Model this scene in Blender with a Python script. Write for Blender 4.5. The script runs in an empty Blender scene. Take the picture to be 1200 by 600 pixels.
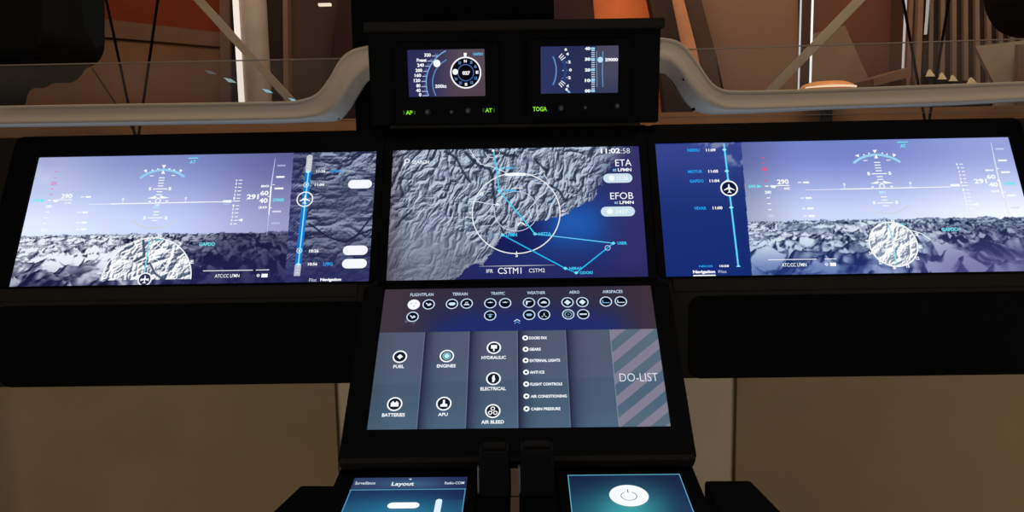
import bpy, bmesh, math, random
import numpy as np
from mathutils import Vector
random.seed(4)
col = bpy.context.scene.collection
scn = bpy.context.scene
scn.view_settings.view_transform = 'Standard'
scn.view_settings.look = 'None'
scn.view_settings.exposure = 0.0
scn.view_settings.gamma = 1.0

# ------------------------------------------------------------------ camera
F = 900.0
PITCH, ROLL, YAW = math.radians(7.0), math.radians(1.05), math.radians(1.1)
CAM = np.array([0.0, 0.0, 1.25])
def rz(v, a):
    c, s = math.cos(a), math.sin(a)
    return np.array([c*v[0]-s*v[1], s*v[0]+c*v[1], v[2]])
FWD = rz(np.array([0, math.cos(PITCH), -math.sin(PITCH)]), YAW)
_up = rz(np.array([0, math.sin(PITCH), math.cos(PITCH)]), YAW)
_rt = rz(np.array([1.0, 0, 0]), YAW)
RT = _rt*math.cos(ROLL) - _up*math.sin(ROLL)
UP = _up*math.cos(ROLL) + _rt*math.sin(ROLL)
cd = bpy.data.cameras.new('camera'); cam = bpy.data.objects.new('camera', cd); col.objects.link(cam)
cd.sensor_width = 36.0; cd.lens = F*36.0/1200.0; cd.clip_start = 0.02; cd.clip_end = 60
from mathutils import Matrix
cam.matrix_world = Matrix(((RT[0], UP[0], -FWD[0], CAM[0]), (RT[1], UP[1], -FWD[1], CAM[1]), (RT[2], UP[2], -FWD[2], CAM[2]), (0, 0, 0, 1)))
scn.camera = cam
def ray(px, py): return FWD + RT*((px-600)/F) + UP*((300-py)/F)
def atY(px, py, Y):
    d = ray(px, py); return CAM + d*((Y-CAM[1])/d[1])
def atD(px, py, D): return CAM + ray(px, py)*D
def project(P):
    d = P-CAM; w = d@FWD
    return 600+F*(d@RT)/w, 300-F*(d@UP)/w

class Frame:
    """a flat surface: origin, right, up-slope and outward directions"""
    def __init__(s, O, tilt, yaw=0.0, roll=0.0):
        s.O = np.array(O, float); t = math.radians(tilt)
        u = np.array([1.0, 0, 0]); v = np.array([0, math.sin(t), math.cos(t)])
        y = math.radians(yaw); u = rz(u, y); v = rz(v, y)
        r = math.radians(roll)
        s.u = u*math.cos(r)+v*math.sin(r); s.v = v*math.cos(r)-u*math.sin(r)
        s.n = np.cross(s.u, s.v)
    def uv(s, px, py):
        d = ray(px, py); k = ((s.O-CAM)@s.n)/(d@s.n); X = CAM+d*k-s.O
        return np.array([X@s.u, X@s.v])
    def w(s, a, b, c=0.0): return s.O+s.u*a+s.v*b+s.n*c
    def sc(s, px, py):
        a = s.uv(px, py); return (s.uv(px+1, py)-a)[0], (s.uv(px, py-1)-a)[1]

# ------------------------------------------------------------------ materials
def lin(c):
    out = []
    for x in c[:3]:
        x = x/255.0
        out.append(x/12.92 if x <= 0.04045 else ((x+0.055)/1.055)**2.4)
    return out
def linarr(a):
    a = np.clip(a, 0, 255)/255.0
    return np.where(a <= 0.04045, a/12.92, ((a+0.055)/1.055)**2.4)
_m = {}
def mat(name, c, rough=0.6, spec=0.3, metal=0.0, k=1.0, var=0.12, scale=8.0, alpha=None, stretch=None):
    """procedural painted / fabric / metal surface: noise varies colour and roughness"""
    if name in _m: return _m[name]
    m = bpy.data.materials.new(name); m.use_nodes = True
    nt = m.node_tree; b = nt.nodes['Principled BSDF']
    base = [min(1.0, x*k) for x in lin(c)]
    tc = nt.nodes.new('ShaderNodeTexCoord'); mp = nt.nodes.new('ShaderNodeMapping')
    nt.links.new(tc.outputs['Object'], mp.inputs['Vector'])
    if stretch: mp.inputs['Scale'].default_value = stretch
    nz = nt.nodes.new('ShaderNodeTexNoise'); nz.inputs['Scale'].default_value = scale; nz.inputs['Detail'].default_value = 4
    nt.links.new(mp.outputs['Vector'], nz.inputs['Vector'])
    rp = nt.nodes.new('ShaderNodeValToRGB')
    rp.color_ramp.elements[0].position = 0.3; rp.color_ramp.elements[1].position = 0.7
    rp.color_ramp.elements[0].color = [x*(1-var) for x in base]+[1]
    rp.color_ramp.elements[1].color = [min(1, x*(1+var)) for x in base]+[1]
    nt.links.new(nz.outputs['Fac'], rp.inputs['Fac']); nt.links.new(rp.outputs['Color'], b.inputs['Base Color'])
    b.inputs['Roughness'].default_value = rough; b.inputs['Metallic'].default_value = metal
    b.inputs['Specular IOR Level'].default_value = spec
    if alpha is not None: b.inputs['Alpha'].default_value = alpha
    _m[name] = m; return m
def glow(c, s=1.0):
    name = 'lit_%d_%d_%d_%d' % (c[0], c[1], c[2], int(s*100))
    if name in _m: return _m[name]
    m = bpy.data.materials.new(name); m.use_nodes = True
    b = m.node_tree.nodes['Principled BSDF']
    b.inputs['Base Color'].default_value = (0, 0, 0, 1); b.inputs['Specular IOR Level'].default_value = 0.0
    b.inputs['Emission Color'].default_value = lin(c)+[1]; b.inputs['Emission Strength'].default_value = s
    _m[name] = m; return m
def screen_mat():
    if 'screen' in _m: return _m['screen']
    m = bpy.data.materials.new('lit_display_surface'); m.use_nodes = True
    nt = m.node_tree; b = nt.nodes['Principled BSDF']
    at = nt.nodes.new('ShaderNodeAttribute'); at.attribute_name = 'picture'
    nt.links.new(at.outputs['Color'], b.inputs['Emission Color']); b.inputs['Emission Strength'].default_value = 1.0
    b.inputs['Base Color'].default_value = (0, 0, 0, 1); b.inputs['Roughness'].default_value = 0.35
    b.inputs['Specular IOR Level'].default_value = 0.08
    _m['screen'] = m; return m

# ------------------------------------------------------------------ object helpers
def rootloc(o):
    while o.parent: o = o.parent
    return np.array(o.location)
def link_mesh(name, verts, faces, mats, parent=None, midx=None, smooth=False, loc=None):
    me = bpy.data.meshes.new(name)
    if parent is not None: off = rootloc(parent)
    else: off = np.array(loc if loc is not None else (0, 0, 0), float)
    me.from_pydata([tuple(np.asarray(v)-off) for v in verts], [], [tuple(f) for f in faces])
    for m in (mats if isinstance(mats, (list, tuple)) else [mats]): me.materials.append(m)
    if midx is not None: me.polygons.foreach_set('material_index', midx)
    if smooth: me.polygons.foreach_set('use_smooth', [True]*len(me.polygons))
    me.update()
    o = bpy.data.objects.new(name, me); col.objects.link(o)
    if parent is not None: o.parent = parent
    else: o.location = tuple(off)
    return o
def tag(o, label=None, cat=None, group=None, kind=None):
    if label: o['label'] = label
    if cat: o['category'] = cat
    if group: o['group'] = group
    if kind: o['kind'] = kind
    return o
def thing(name, label, cat, loc, group=None):
    o = bpy.data.objects.new(name, None); col.objects.link(o); o.location = tuple(loc); o.empty_display_size = 0.05
    return tag(o, label, cat, group)
def bevel(o, w, seg=3, ang=35):
    b = o.modifiers.new('bevel', 'BEVEL'); b.width = w; b.segments = seg; b.limit_method = 'ANGLE'; b.angle_limit = math.radians(ang)
    return o

class MB:
    def __init__(s): s.v = []; s.f = []; s.mi = []
    def add(s, vs, fs, mi=0):
        n = len(s.v); s.v += [np.asarray(p, float) for p in vs]; s.f += [[i+n for i in f] for f in fs]; s.mi += [mi]*len(fs); return s
    def prism(s, base, ext, mi=0):
        """closed solid: a polygon pushed along a vector"""
        n = len(base); base = [np.asarray(p, float) for p in base]; top = [p+np.asarray(ext, float) for p in base]
        s.add(base+top, [list(range(n))[::-1], list(range(n, 2*n))]+[[i, (i+1) % n, n+(i+1) % n, n+i] for i in range(n)], mi); return s
    def box(s, x0, x1, y0, y1, z0, z1, mi=0):
        return s.prism([(x0, y0, z0), (x1, y0, z0), (x1, y1, z0), (x0, y1, z0)], (0, 0, z1-z0), mi)
    def slab(s, fr, u0, u1, v0, v1, c0, c1, mi=0, r=0.0):
        """box lying on a frame; corners rounded with radius r"""
        return s.prism([fr.w(a, b, c0) for a, b in rrect(u0, u1, v0, v1, r)], fr.n*(c1-c0), mi)
    def ring_slab(s, fr, o, i, c0, c1, mi=0, r=0.0):
        """rectangular frame with an opening: o, i = (u0,u1,v0,v1)"""
        def loop(q, rr): return rrect(*q, rr, 4)
        rr = max(r, 0.0006); A = loop(o, rr); B = loop(i, min(rr, 0.0015)); n = len(A)
        vs = [fr.w(a, b, c0) for a, b in A]+[fr.w(a, b, c1) for a, b in A]+[fr.w(a, b, c0) for a, b in B]+[fr.w(a, b, c1) for a, b in B]
        fs = []
        for k in range(n):
            j = (k+1) % n
            fs += [[k, j, n+j, n+k], [n+k, n+j, 3*n+j, 3*n+k], [3*n+k, 3*n+j, 2*n+j, 2*n+k], [2*n+k, 2*n+j, j, k]]
        s.add(vs, fs, mi); return s
    def tube(s, pts, r, n=10, mi=0):
        pts = [np.asarray(p, float) for p in pts]; vs = []
        for i, p in enumerate(pts):
            t = pts[min(i+1, len(pts)-1)]-pts[max(i-1, 0)]; t = t/np.linalg.norm(t)
            a = np.cross(t, [0.3, 1, 0.2]); a /= np.linalg.norm(a); b = np.cross(t, a)
            vs += [p+(a*math.cos(2*math.pi*k/n)+b*math.sin(2*math.pi*k/n))*r for k in range(n)]
        fs = []
        for i in range(len(pts)-1):
            for k in range(n): fs.append([i*n+k, i*n+(k+1) % n, (i+1)*n+(k+1) % n, (i+1)*n+k])
        fs += [list(range(n))[::-1], [(len(pts)-1)*n+k for k in range(n)]]
        s.add(vs, fs, mi); return s
    def build(s, name, mats, parent=None, smooth=False, loc=None):
        o = link_mesh(name, s.v, s.f, mats, parent, s.mi, smooth, loc)
        bm = bmesh.new(); bm.from_mesh(o.data); bmesh.ops.recalc_face_normals(bm, faces=bm.faces); bm.to_mesh(o.data); bm.free()
        return o
def rrect(u0, u1, v0, v1, r=0.0, n=5):
    if r <= 0: return [(u0, v0), (u1, v0), (u1, v1), (u0, v1)]
    out = []
    for cx, cy, a0 in ((u1-r, v0+r, -90), (u1-r, v1-r, 0), (u0+r, v1-r, 90), (u0+r, v0+r, 180)):
        for k in range(n):
            a = math.radians(a0+90*k/(n-1)); out.append((cx+r*math.cos(a), cy+r*math.sin(a)))
    return out

# ------------------------------------------------------------------ lettering (Blender's built-in face, turned to mesh)
_tmp = bpy.data.scenes.new('lettering'); _tc = {}
def text_mesh(body, bold):
    key = (body, bold)
    if key in _tc: return _tc[key]
    cu = bpy.data.curves.new('t', 'FONT'); cu.body = body; cu.size = 1.0; cu.resolution_u = 3; cu.offset = bold; cu.fill_mode = 'FRONT'
    ob = bpy.data.objects.new('t', cu); _tmp.collection.objects.link(ob)
    vl = _tmp.view_layers[0]; vl.update(); dg = vl.depsgraph
    me = ob.evaluated_get(dg).to_mesh()
    v = np.array([q.co[:2] for q in me.vertices]); f = [list(p.vertices) for p in me.polygons]
    ob.evaluated_get(dg).to_mesh_clear()
    bpy.data.objects.remove(ob); bpy.data.curves.remove(cu)
    lo, hi = v.min(0), v.max(0); v = (v-lo)/(hi-lo)
    _tc[key] = (v, f); return _tc[key]

W = (250, 252, 255); CY = (70, 205, 245); CY2 = (105, 232, 240); BL = (40, 160, 240)
class G:
    """luminous graphics drawn as thin geometry on a display surface (coordinates read off the display, laid out in its own plane)"""
    def __init__(s, fr, layer=1.0): s.fr = fr; s.v = []; s.f = []; s.mi = []; s.m = []; s.c = 0.0007*layer; s.z = 0
    def mi_(s, c):
        m = glow(c)
        if m not in s.m: s.m.append(m)
        return s.m.index(m)
    def uvpoly(s, pts, c, faces=None):
        n = len(s.v); s.z += 1; h = s.c+0.00002*s.z
        s.v += [s.fr.w(a, b, h) for a, b in pts]
        fs = faces if faces is not None else [list(range(len(pts)))]
        s.f += [[i+n for i in f] for f in fs]; s.mi += [s.mi_(c)]*len(fs); return s
    def poly(s, pts, c=W): return s.uvpoly([s.fr.uv(*p) for p in pts], c)
    def line(s, pts, w=1.0, c=W, w1=None):
        P = [s.fr.uv(*p) for p in pts]; n = len(P); out = []
        for i, p in enumerate(P):
            t = P[min(i+1, n-1)]-P[max(i-1, 0)]; t = t/(np.linalg.norm(t)+1e-12); q = np.array([-t[1], t[0]])
            k = s.fr.sc(*pts[i])[0]*0.5*(w if w1 is None else w+(w1-w)*i/(n-1))
            out += [p+q*k, p-q*k]
        return s.uvpoly(out, c, [[2*i, 2*i+1, 2*i+3, 2*i+2] for i in range(n-1)])
    def dash(s, x, y, w, h=1.1, c=W):
        """short bar centred at x, y and level with the display"""
        a = s.fr.uv(x, y); su, sv = s.fr.sc(x, y); return s.uvpoly(rrect(a[0]-w*su/2, a[0]+w*su/2, a[1]-h*sv/2, a[1]+h*sv/2), c)
    def rect(s, x0, y0, x1, y1, c=W, r=0.0):
        """bar given by its left and right ends and its top and bottom"""
        x, y = (x0+x1)/2, (y0+y1)/2; a = s.fr.uv(x, y); su, sv = s.fr.sc(x, y); w, h = (x1-x0)*su/2, (y1-y0)*sv/2
        return s.uvpoly(rrect(a[0]-w, a[0]+w, a[1]-h, a[1]+h, min(w, h)*r, 7), c)
    def arc(s, cx, cy, r, w, c=W, a0=0, a1=360, n=48):
        """angles counter-clockwise from the right, on the display; r, w in the display's own width"""
        o = s.fr.uv(cx, cy); k = s.fr.sc(cx, cy)[0]; pts = []
        full = abs(a1-a0) >= 360
        for i in range(n+1):
            a = math.radians(a0+(a1-a0)*i/n); d = np.array([math.cos(a), math.sin(a)])
            pts += [o+d*k*(r-w/2), o+d*k*(r+w/2)]
        return s.uvpoly(pts, c, [[2*i, 2*i+1, 2*i+3, 2*i+2] for i in range(n)])
    def arc3(s, A, B, C_, w, c=W, n=24):
        """arc through three points"""
        a, b, d = [s.fr.uv(*p) for p in (A, B, C_)]
        M = np.array([b-a, d-a])*2; o = np.linalg.solve(M, np.array([b@b-a@a, d@d-a@a])); R = np.linalg.norm(a-o)
        t = [math.atan2(*(p-o)[::-1]) for p in (a, b, d)]
        t[1] = t[0]+(t[1]-t[0]+math.pi) % (2*math.pi)-math.pi; t[2] = t[1]+(t[2]-t[1]+math.pi) % (2*math.pi)-math.pi
        k = s.fr.sc(*B)[0]*w/2; pts = []
        for i in range(n+1):
            q = t[0]+(t[2]-t[0])*i/n; e = np.array([math.cos(q), math.sin(q)]); pts += [o+e*(R-k), o+e*(R+k)]
        return s.uvpoly(pts, c, [[2*i, 2*i+1, 2*i+3, 2*i+2] for i in range(n)])
    def disc(s, cx, cy, r, c=W, n=28, ry=None):
        o = s.fr.uv(cx, cy); k = s.fr.sc(cx, cy)[0]
        return s.uvpoly([o+np.array([math.cos(2*math.pi*i/n), math.sin(2*math.pi*i/n)*((ry or r)/r)])*k*r for i in range(n)], c)
    def glyph(s, cx, cy, r, polys, c=W):
        o = s.fr.uv(cx, cy); k = s.fr.sc(cx, cy)[0]*r
        for p in polys: s.uvpoly([o+np.array(q)*k for q in p], c)
        return s
    def text(s, body, x0, x1, y0, y1, c=W, bold=0.0):
        """words filling the span x0..x1, y0..y1"""
        v, f = text_mesh(body, bold); x, y = (x0+x1)/2, (y0+y1)/2; a = s.fr.uv(x, y); su, sv = s.fr.sc(x, y)
        w, h = (x1-x0)*su, (y1-y0)*sv
        return s.uvpoly([(a[0]+(p[0]-.5)*w, a[1]+(p[1]-.5)*h) for p in v], c, f)
    def build(s, name, parent, label=None):
        o = link_mesh(name, s.v, s.f, s.m, parent, s.mi)
        if label: o['label'] = label
        return o
PLANE = [[(0, .78), (.1, .6), (.12, .2), (.8, -.2), (.8, -.36), (.12, -.12), (.08, -.5), (.3, -.68), (.3, -.8), (0, -.7), (-.3, -.8), (-.3, -.68), (-.08, -.5), (-.12, -.12), (-.8, -.36), (-.8, -.2), (-.12, .2), (-.1, .6)]]

# ------------------------------------------------------------------ pictures shown on the displays (numpy noise -> colour attribute)
def vnoise(x, y, seed):
    xi, yi = np.floor(x).astype(np.int64), np.floor(y).astype(np.int64); fx, fy = x-xi, y-yi
    fx = fx*fx*fx*(fx*(fx*6-15)+10); fy = fy*fy*fy*(fy*(fy*6-15)+10)
    def h(a, b):
        n = (a*374761393+b*668265263+seed*1442695041) & 0xffffffff
        n = ((n ^ (n >> 13))*1274126177) & 0xffffffff
        return ((n ^ (n >> 16)) & 0xffff)/65535.0
    return (h(xi, yi)*(1-fx)+h(xi+1, yi)*fx)*(1-fy)+(h(xi, yi+1)*(1-fx)+h(xi+1, yi+1)*fx)*fy
def fbm(x, y, seed, octv=5, ridged=False, gain=0.5):
    t = 0; a = 1; n = 0
    for o in range(octv):
        q = vnoise(x*2**o+o*17.3, y*2**o+o*9.1, seed+o)
        if ridged: q = 1-np.abs(2*q-1)
        t = t+q*a; n += a; a *= gain
    return t/n
def hillshade(h, k, lx=-0.7, ly=-0.7):
    gy, gx = np.gradient(h); return np.clip(0.5+k*(gx*-lx*-1+gy*-ly*-1), 0, 1)
def inpoly(px, py, P):
    r = np.zeros(px.shape, bool); n = len(P)
    for i in range(n):
        (x1, y1), (x2, y2) = P[i], P[(i+1) % n]
        c = ((y1 > py) != (y2 > py)) & (px < (x2-x1)*(py-y1)/((y2-y1) or 1e-9)+x1); r ^= c
    return r
def dist_poly(px, py, P):
    d = np.full(px.shape, 1e9)
    for (x1, y1), (x2, y2) in zip(P[:-1], P[1:]):
        dx, dy = x2-x1, y2-y1; t = np.clip(((px-x1)*dx+(py-y1)*dy)/(dx*dx+dy*dy), 0, 1)
        d = np.minimum(d, np.hypot(px-x1-t*dx, py-y1-t*dy))
    return d
def sstep(a, b, x):
    t = np.clip((x-a)/(b-a), 0, 1); return t*t*(3-2*t)
def mix(a, b, t): return a*(1-t[..., None])+b*t[..., None]
def C3(*c): return np.array(c, float)
def screen(fr, rect, nx, ny, paint, parent, name='screen'):
    """a fine grid on the display face; paint(px, py, U, V) -> sRGB picture"""
    u0, u1, v0, v1 = rect
    U, V = np.meshgrid(np.linspace(u0, u1, nx), np.linspace(v1, v0, ny))
    P = fr.O+U[..., None]*fr.u+V[..., None]*fr.v+fr.n*0.0003
    d = P-CAM; w = d@FWD; px = 600+F*(d@RT)/w; py = 300-F*(d@UP)/w
    img = linarr(paint(px, py, (U-u0)/(u1-u0), (v1-V)/(v1-v0)))
    off = rootloc(parent)
    me = bpy.data.meshes.new(name); nv = nx*ny
    idx = np.arange(nv).reshape(ny, nx)
    q = np.stack([idx[1:, :-1], idx[1:, 1:], idx[:-1, 1:], idx[:-1, :-1]], -1).reshape(-1, 4)
    me.vertices.add(nv); me.vertices.foreach_set('co', (P-off).reshape(-1).astype(np.float32))
    me.loops.add(q.size); me.loops.foreach_set('vertex_index', q.reshape(-1).astype(np.int32))
    me.polygons.add(len(q)); me.polygons.foreach_set('loop_start', (np.arange(len(q))*4).astype(np.int32))
    me.update(calc_edges=True)
    ca = me.color_attributes.new('picture', 'FLOAT_COLOR', 'POINT')
    ca.data.foreach_set('color', np.concatenate([img, np.ones(img.shape[:2]+(1,))], -1).reshape(-1).astype(np.float32))
    me.materials.append(screen_mat())
    o = bpy.data.objects.new(name, me); col.objects.link(o); o.parent = parent
    return o

def voxel_terrain(W_, H_, hor, seed, amp=1.0, camh=1.5, skew=0.0):
    """mountains seen from the air: height field drawn front to back; returns brightness, depth (0 near..1 far), mask"""
    N = 1024; a, b = np.meshgrid(np.arange(N)/64.0, np.arange(N)/64.0)
    wx = fbm(a*.8, b*.8, seed+50, 3)-.5; wy = fbm(a*.8+7, b*.8+3, seed+60, 3)-.5
    h = fbm(a*2.2+wx*1.5, b*2.2+wy*1.5, seed, 4, True, .36); h2 = fbm(a*.95+wx*1.2, b*1.5+wy*1.2, seed+9, 4, True, .42)
    h2 = np.clip((h2-.3)*1.5, 0, 1)
    h = np.clip((h-.32)*1.5, 0, 1)**1.15; gy, gx = np.gradient(h)
    g2y, g2x = np.gradient(h2)
    sh = np.clip(0.36+(gx*-9.0+gy*3.5)+(h2-.45)*.5, 0, 1); sh2 = np.clip(.36+g2x*-16+g2y*7, 0, 1)
    img = np.zeros((H_, W_)); dep = np.ones((H_, W_)); msk = np.zeros((H_, W_), bool)
    yhit = np.full(W_, float(H_)+60); rows = np.arange(H_)[:, None]; cx = (np.arange(W_)/W_-.5)
    z = 1.5
    while z < 13:
        X = (cx*z*1.25+8+skew*z)*64; Z = np.full(W_, z*64)
        xi = np.floor(X).astype(int); fx = X-xi; xi %= N; zi = int(z*64) % N; x2 = (xi+1) % N
        hh = (h[zi, xi]*(1-fx)+h[zi, x2]*fx); ss = sh[zi, xi]*(1-fx)+sh[zi, x2]*fx
        wz = float(np.clip((z-3.5)/5.0, 0, .9)); hh = hh*(1-wz)+(h2[zi, xi]*(1-fx)+h2[zi, x2]*fx)*wz; ss = ss*(1-wz)+(sh2[zi, xi]*(1-fx)+sh2[zi, x2]*fx)*wz
        y = hor-5+(camh-hh*amp*(1+.6*wz))*H_*.50/z
        m = (rows >= y[None, :]) & (rows < yhit[None, :])
        img = np.where(m, ss[None, :], img); dep = np.where(m, min(1, z/13.5), dep); msk |= m
        yhit = np.minimum(yhit, y); z *= 1.0055
    return img, dep, msk
def resample(a, U, V):
    """bilinear look-up of a picture array at U, V in 0..1"""
    H_, W_ = a.shape; x = np.clip(U*(W_-1), 0, W_-1.001); y = np.clip(V*(H_-1), 0, H_-1.001)
    xi, yi = x.astype(int), y.astype(int); fx, fy = x-xi, y-yi; a = a.astype(float)
    return (a[yi, xi]*(1-fx)+a[yi, xi+1]*fx)*(1-fy)+(a[yi+1, xi]*(1-fx)+a[yi+1, xi+1]*fx)*fy

# ------------------------------------------------------------------ the surfaces of the cockpit
MAIN = Frame(atD(606, 250, 1.2), 27.43)
hv = MAIN.uv(608, 336)
LOW = Frame(atD(608, 338, ((MAIN.w(*hv)-CAM)@FWD)-0.012), 46.2)
bot = LOW.w(*LOW.uv(608, 541)); dbot = (bot-CAM)@FWD
TAB = Frame(atD(608, 552, dbot-0.002), 82.8)
STB = Frame(atD(602, 90, 1.215), -5.0, 0, -0.35)

BLACK = mat('black_satin_plastic', (7, 7, 7), .6, .02)
BLACK2 = mat('black_gloss_bezel', (6, 6, 7), .4, .015)
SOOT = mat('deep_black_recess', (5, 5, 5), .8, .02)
CHAR = mat('charcoal_textured_plastic', (25, 22, 19), .75, .03, scale=160)
LRECT = (-.7793, -.2258, -.1094, .1135); CRECT = (-.1995, .1967, -.109, .1142); RRECT = (.2230, .7850, -.1095, .1176)
LLOW = [LOW.uv(*p) for p in ((451.6, 339.5), (762.4, 334.7), (786, 501.6), (430, 504))]
WRECT = ((LLOW[0][0]+LLOW[3][0])/2, (LLOW[1][0]+LLOW[2][0])/2, (LLOW[2][1]+LLOW[3][1])/2, (LLOW[0][1]+LLOW[1][1])/2)

# ================================================================== console body
def uvY(fr, v): return fr.w(0, v)
vt = MAIN.uv(606, 150)[1]; vb = MAIN.uv(606, 346)[1]
pt, pb = MAIN.w(0, vt), MAIN.w(0, vb)
zbot = atY(606, 447, pb[1])[2]
console = thing('cockpit_console', 'wide black sloping cockpit console that carries the big displays', 'console', (0, 1.45, 0))
HW = 1.0
def cross(x, pts): return [(x, y, z) for y, z in pts]
prof = [(pb[1], pb[2]), (pt[1]-.0, pt[2]), (pt[1]+.03, pt[2]), (1.60, pt[2]-.01), (1.60, 1.10), (pb[1]+.10, zbot), (pb[1], zbot)]
body = MB().prism(cross(-HW, prof), (2*HW, 0, 0)).build('console_body', CHAR, console); bevel(body, .006)
# strip under the displays and the two dark knee pockets
for sgn, (x0, x1) in ((-1, (-.812, -.243)), (1, (.243, .812))):
    fr = Frame((0, pb[1], pb[2]), 0)
    h = pb[2]-zbot
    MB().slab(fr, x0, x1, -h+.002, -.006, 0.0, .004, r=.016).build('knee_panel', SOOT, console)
    MB().slab(MAIN, x0-.008 if sgn < 0 else x0-.01, x1, vb+.002, -.1125, 0.0, .0025).build('lower_trim_strip', CHAR, console)
# central support column seen in the gap between the pedestals
mb = MB().box(-.10, .10, 1.30, 1.42, 0, 1.0)
sup = mb.build('support_column', mat('pale_painted_column', (128, 110, 92), .7, .2, k=1.0), console)
for z in (.60, .66, .72, .78): MB().box(-.101, .101, 1.2985, 1.30, z, z+.0015).build('column_seam', CHAR, console)
# back shell behind the touch display
q0, q1 = LOW.w(0, LOW.uv(608, 336)[1]), LOW.w(0, LOW.uv(608, 538)[1])
w0, w1 = .195, .215
mb = MB().prism([(-w0, q0[1]+.012, q0[2]), (-w0, q1[1]+.016, q1[2]+.004), (-w0, q1[1]+.10, q1[2]-.01), (-w0, q0[1]+.14, q0[2]-.06)], (2*w0, 0, 0))
mb.build('display_cradle', BLACK, console)

def bezel(fr, rect, mg, parent, h=.004, m=None, r=.004):
    u0, u1, v0, v1 = rect
    l, rt, b, t = mg
    return MB().ring_slab(fr, (u0-l, u1+rt, v0-b, v1+t), rect, 0.0, h, r=r).build('bezel', m or BLACK2, parent)

# ------------------------------------------------------------------ left and right flight displays
def sky_paint(px, py, hy, top, bottom):
    t = sstep(0, 1, np.clip((py-170)/(hy-170), 0, 1)); return mix(np.broadcast_to(top, px.shape+(3,)), np.broadcast_to(bottom, px.shape+(3,)), t)
def compass_fill(px, py, fr, c, rpx, seed):
    o = fr.uv(*c); k = fr.sc(*c)[0]
    h = fbm(px/13+fbm(px/9, py/9, seed+3, 3)*1.2, py/13+.35*px/13, seed, 5, True); s = hillshade(h*9, 1.0, -.6, -.5)
    return s
def fd_left(px, py, U, V):
    rng = np.random.default_rng(1)
    img = sky_paint(px, py, 275, C3(122, 134, 192), C3(203, 215, 255))
    img = img*(1-.30*sstep(.38, .78, U)*(1-.25*V))[..., None]+C3(6, 0, 14)*sstep(.3, .8, U)[..., None]
    img += C3(18, 16, 10)*(sstep(.25, 0, U)*sstep(0.35, .1, V)*fbm(px/40, py/30, 3, 3))[..., None]*1.6
    img += C3(26, 24, 14)*sstep(.45, 0, U)[..., None]
    t, d, m = voxel_terrain(760, 300, 300*(.595), 11, .98, 2.15)
    T, D, M = resample(t, U/.82, V), resample(d, U/.82, V), resample(m, U/.82, V)
    ttl = np.clip(T*1.75-.26, 0, 1)
    lo, hi = C3(22, 24, 58), C3(236, 241, 250)
    ter = mix(np.broadcast_to(lo, px.shape+(3,)), np.broadcast_to(hi, px.shape+(3,)), ttl*(1-.62*sstep(.42, .62, U)))
    ter = mix(ter, np.broadcast_to(C3(34, 34, 84), px.shape+(3,)), .75*sstep(.5, 1.0, V)*sstep(.25, .45, U)+.35*sstep(.80, 1, V)*(U < .3))
    ter = mix(ter, np.broadcast_to(C3(150, 160, 210), px.shape+(3,)), np.clip((D-.7)*2.2, 0, .8))
    img = mix(img, ter, sstep(.25, .75, M))
    # bright inset map in the half compass
    o = MAIN.uv(171, 328); k = MAIN.sc(171, 328)[0]
    uu = LRECT[0]+U*(LRECT[1]-LRECT[0])-o[0]; vv = LRECT[3]-V*(LRECT[3]-LRECT[2])-o[1]
    ins = (np.hypot(uu, vv) < 52*k) & (vv > 0)
    s = compass_fill(px, py, MAIN, (171, 328), 52, 21)
    s = np.where(dist_poly(px, py, [(168, 282), (169, 300), (158, 306)]) < 1.6, .15, s)
    s = np.where(dist_poly(px, py, [(168, 309), (176, 309), (181, 320), (188, 325)]) < 1.3, .2, s)
    img = np.where(ins[..., None], mix(np.broadcast_to(C3(70, 84, 112), px.shape+(3,)), np.broadcast_to(C3(255, 255, 255), px.shape+(3,)), np.clip(s*2.6-.55, 0, 1)), img)
    # plan strip at the right
    xb = 344-(py-180)*.068
    h = fbm(px/26+fbm(px/20, py/20, 8, 3), py/17, 5, 5, True); s = hillshade(h*17, 1.0, -.3, -.8)
    smooth_ = sstep(0, .5, fbm(px/30, py/22, 77, 3)-.25)
    st = mix(np.broadcast_to(C3(34, 38, 72), px.shape+(3,)), np.broadcast_to(C3(165, 176, 200), px.shape+(3,)), np.clip((s*1.0-.12)*(0.6+.5*smooth_), 0, 1))
    st = mix(st, np.broadcast_to(C3(96, 108, 130), px.shape+(3,)), .35*np.exp(-((px-408)/30)**2-((py-250)/40)**2))
    st = mix(st, np.broadcast_to(C3(40, 42, 92), px.shape+(3,)), .85*sstep(285, 325, py)+.5*sstep(360, 342, px)*(1-sstep(285, 325, py)))
    hat = (((px+py*1.15) % 4.2) < 1.3) & (px < 352) & (py > 205)
    st = np.where(hat[..., None], st*1.28, st)
    for P, w in (([(362, 262), (385, 278), (405, 284), (418, 276), (440, 248)], 1.0), ([(418, 276), (428, 272), (440, 266)], .8)):
        st = np.where((dist_poly(px, py, P) < w)[..., None], C3(26, 30, 62), st)
    return np.where((px > xb)[..., None], st, img)
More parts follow.
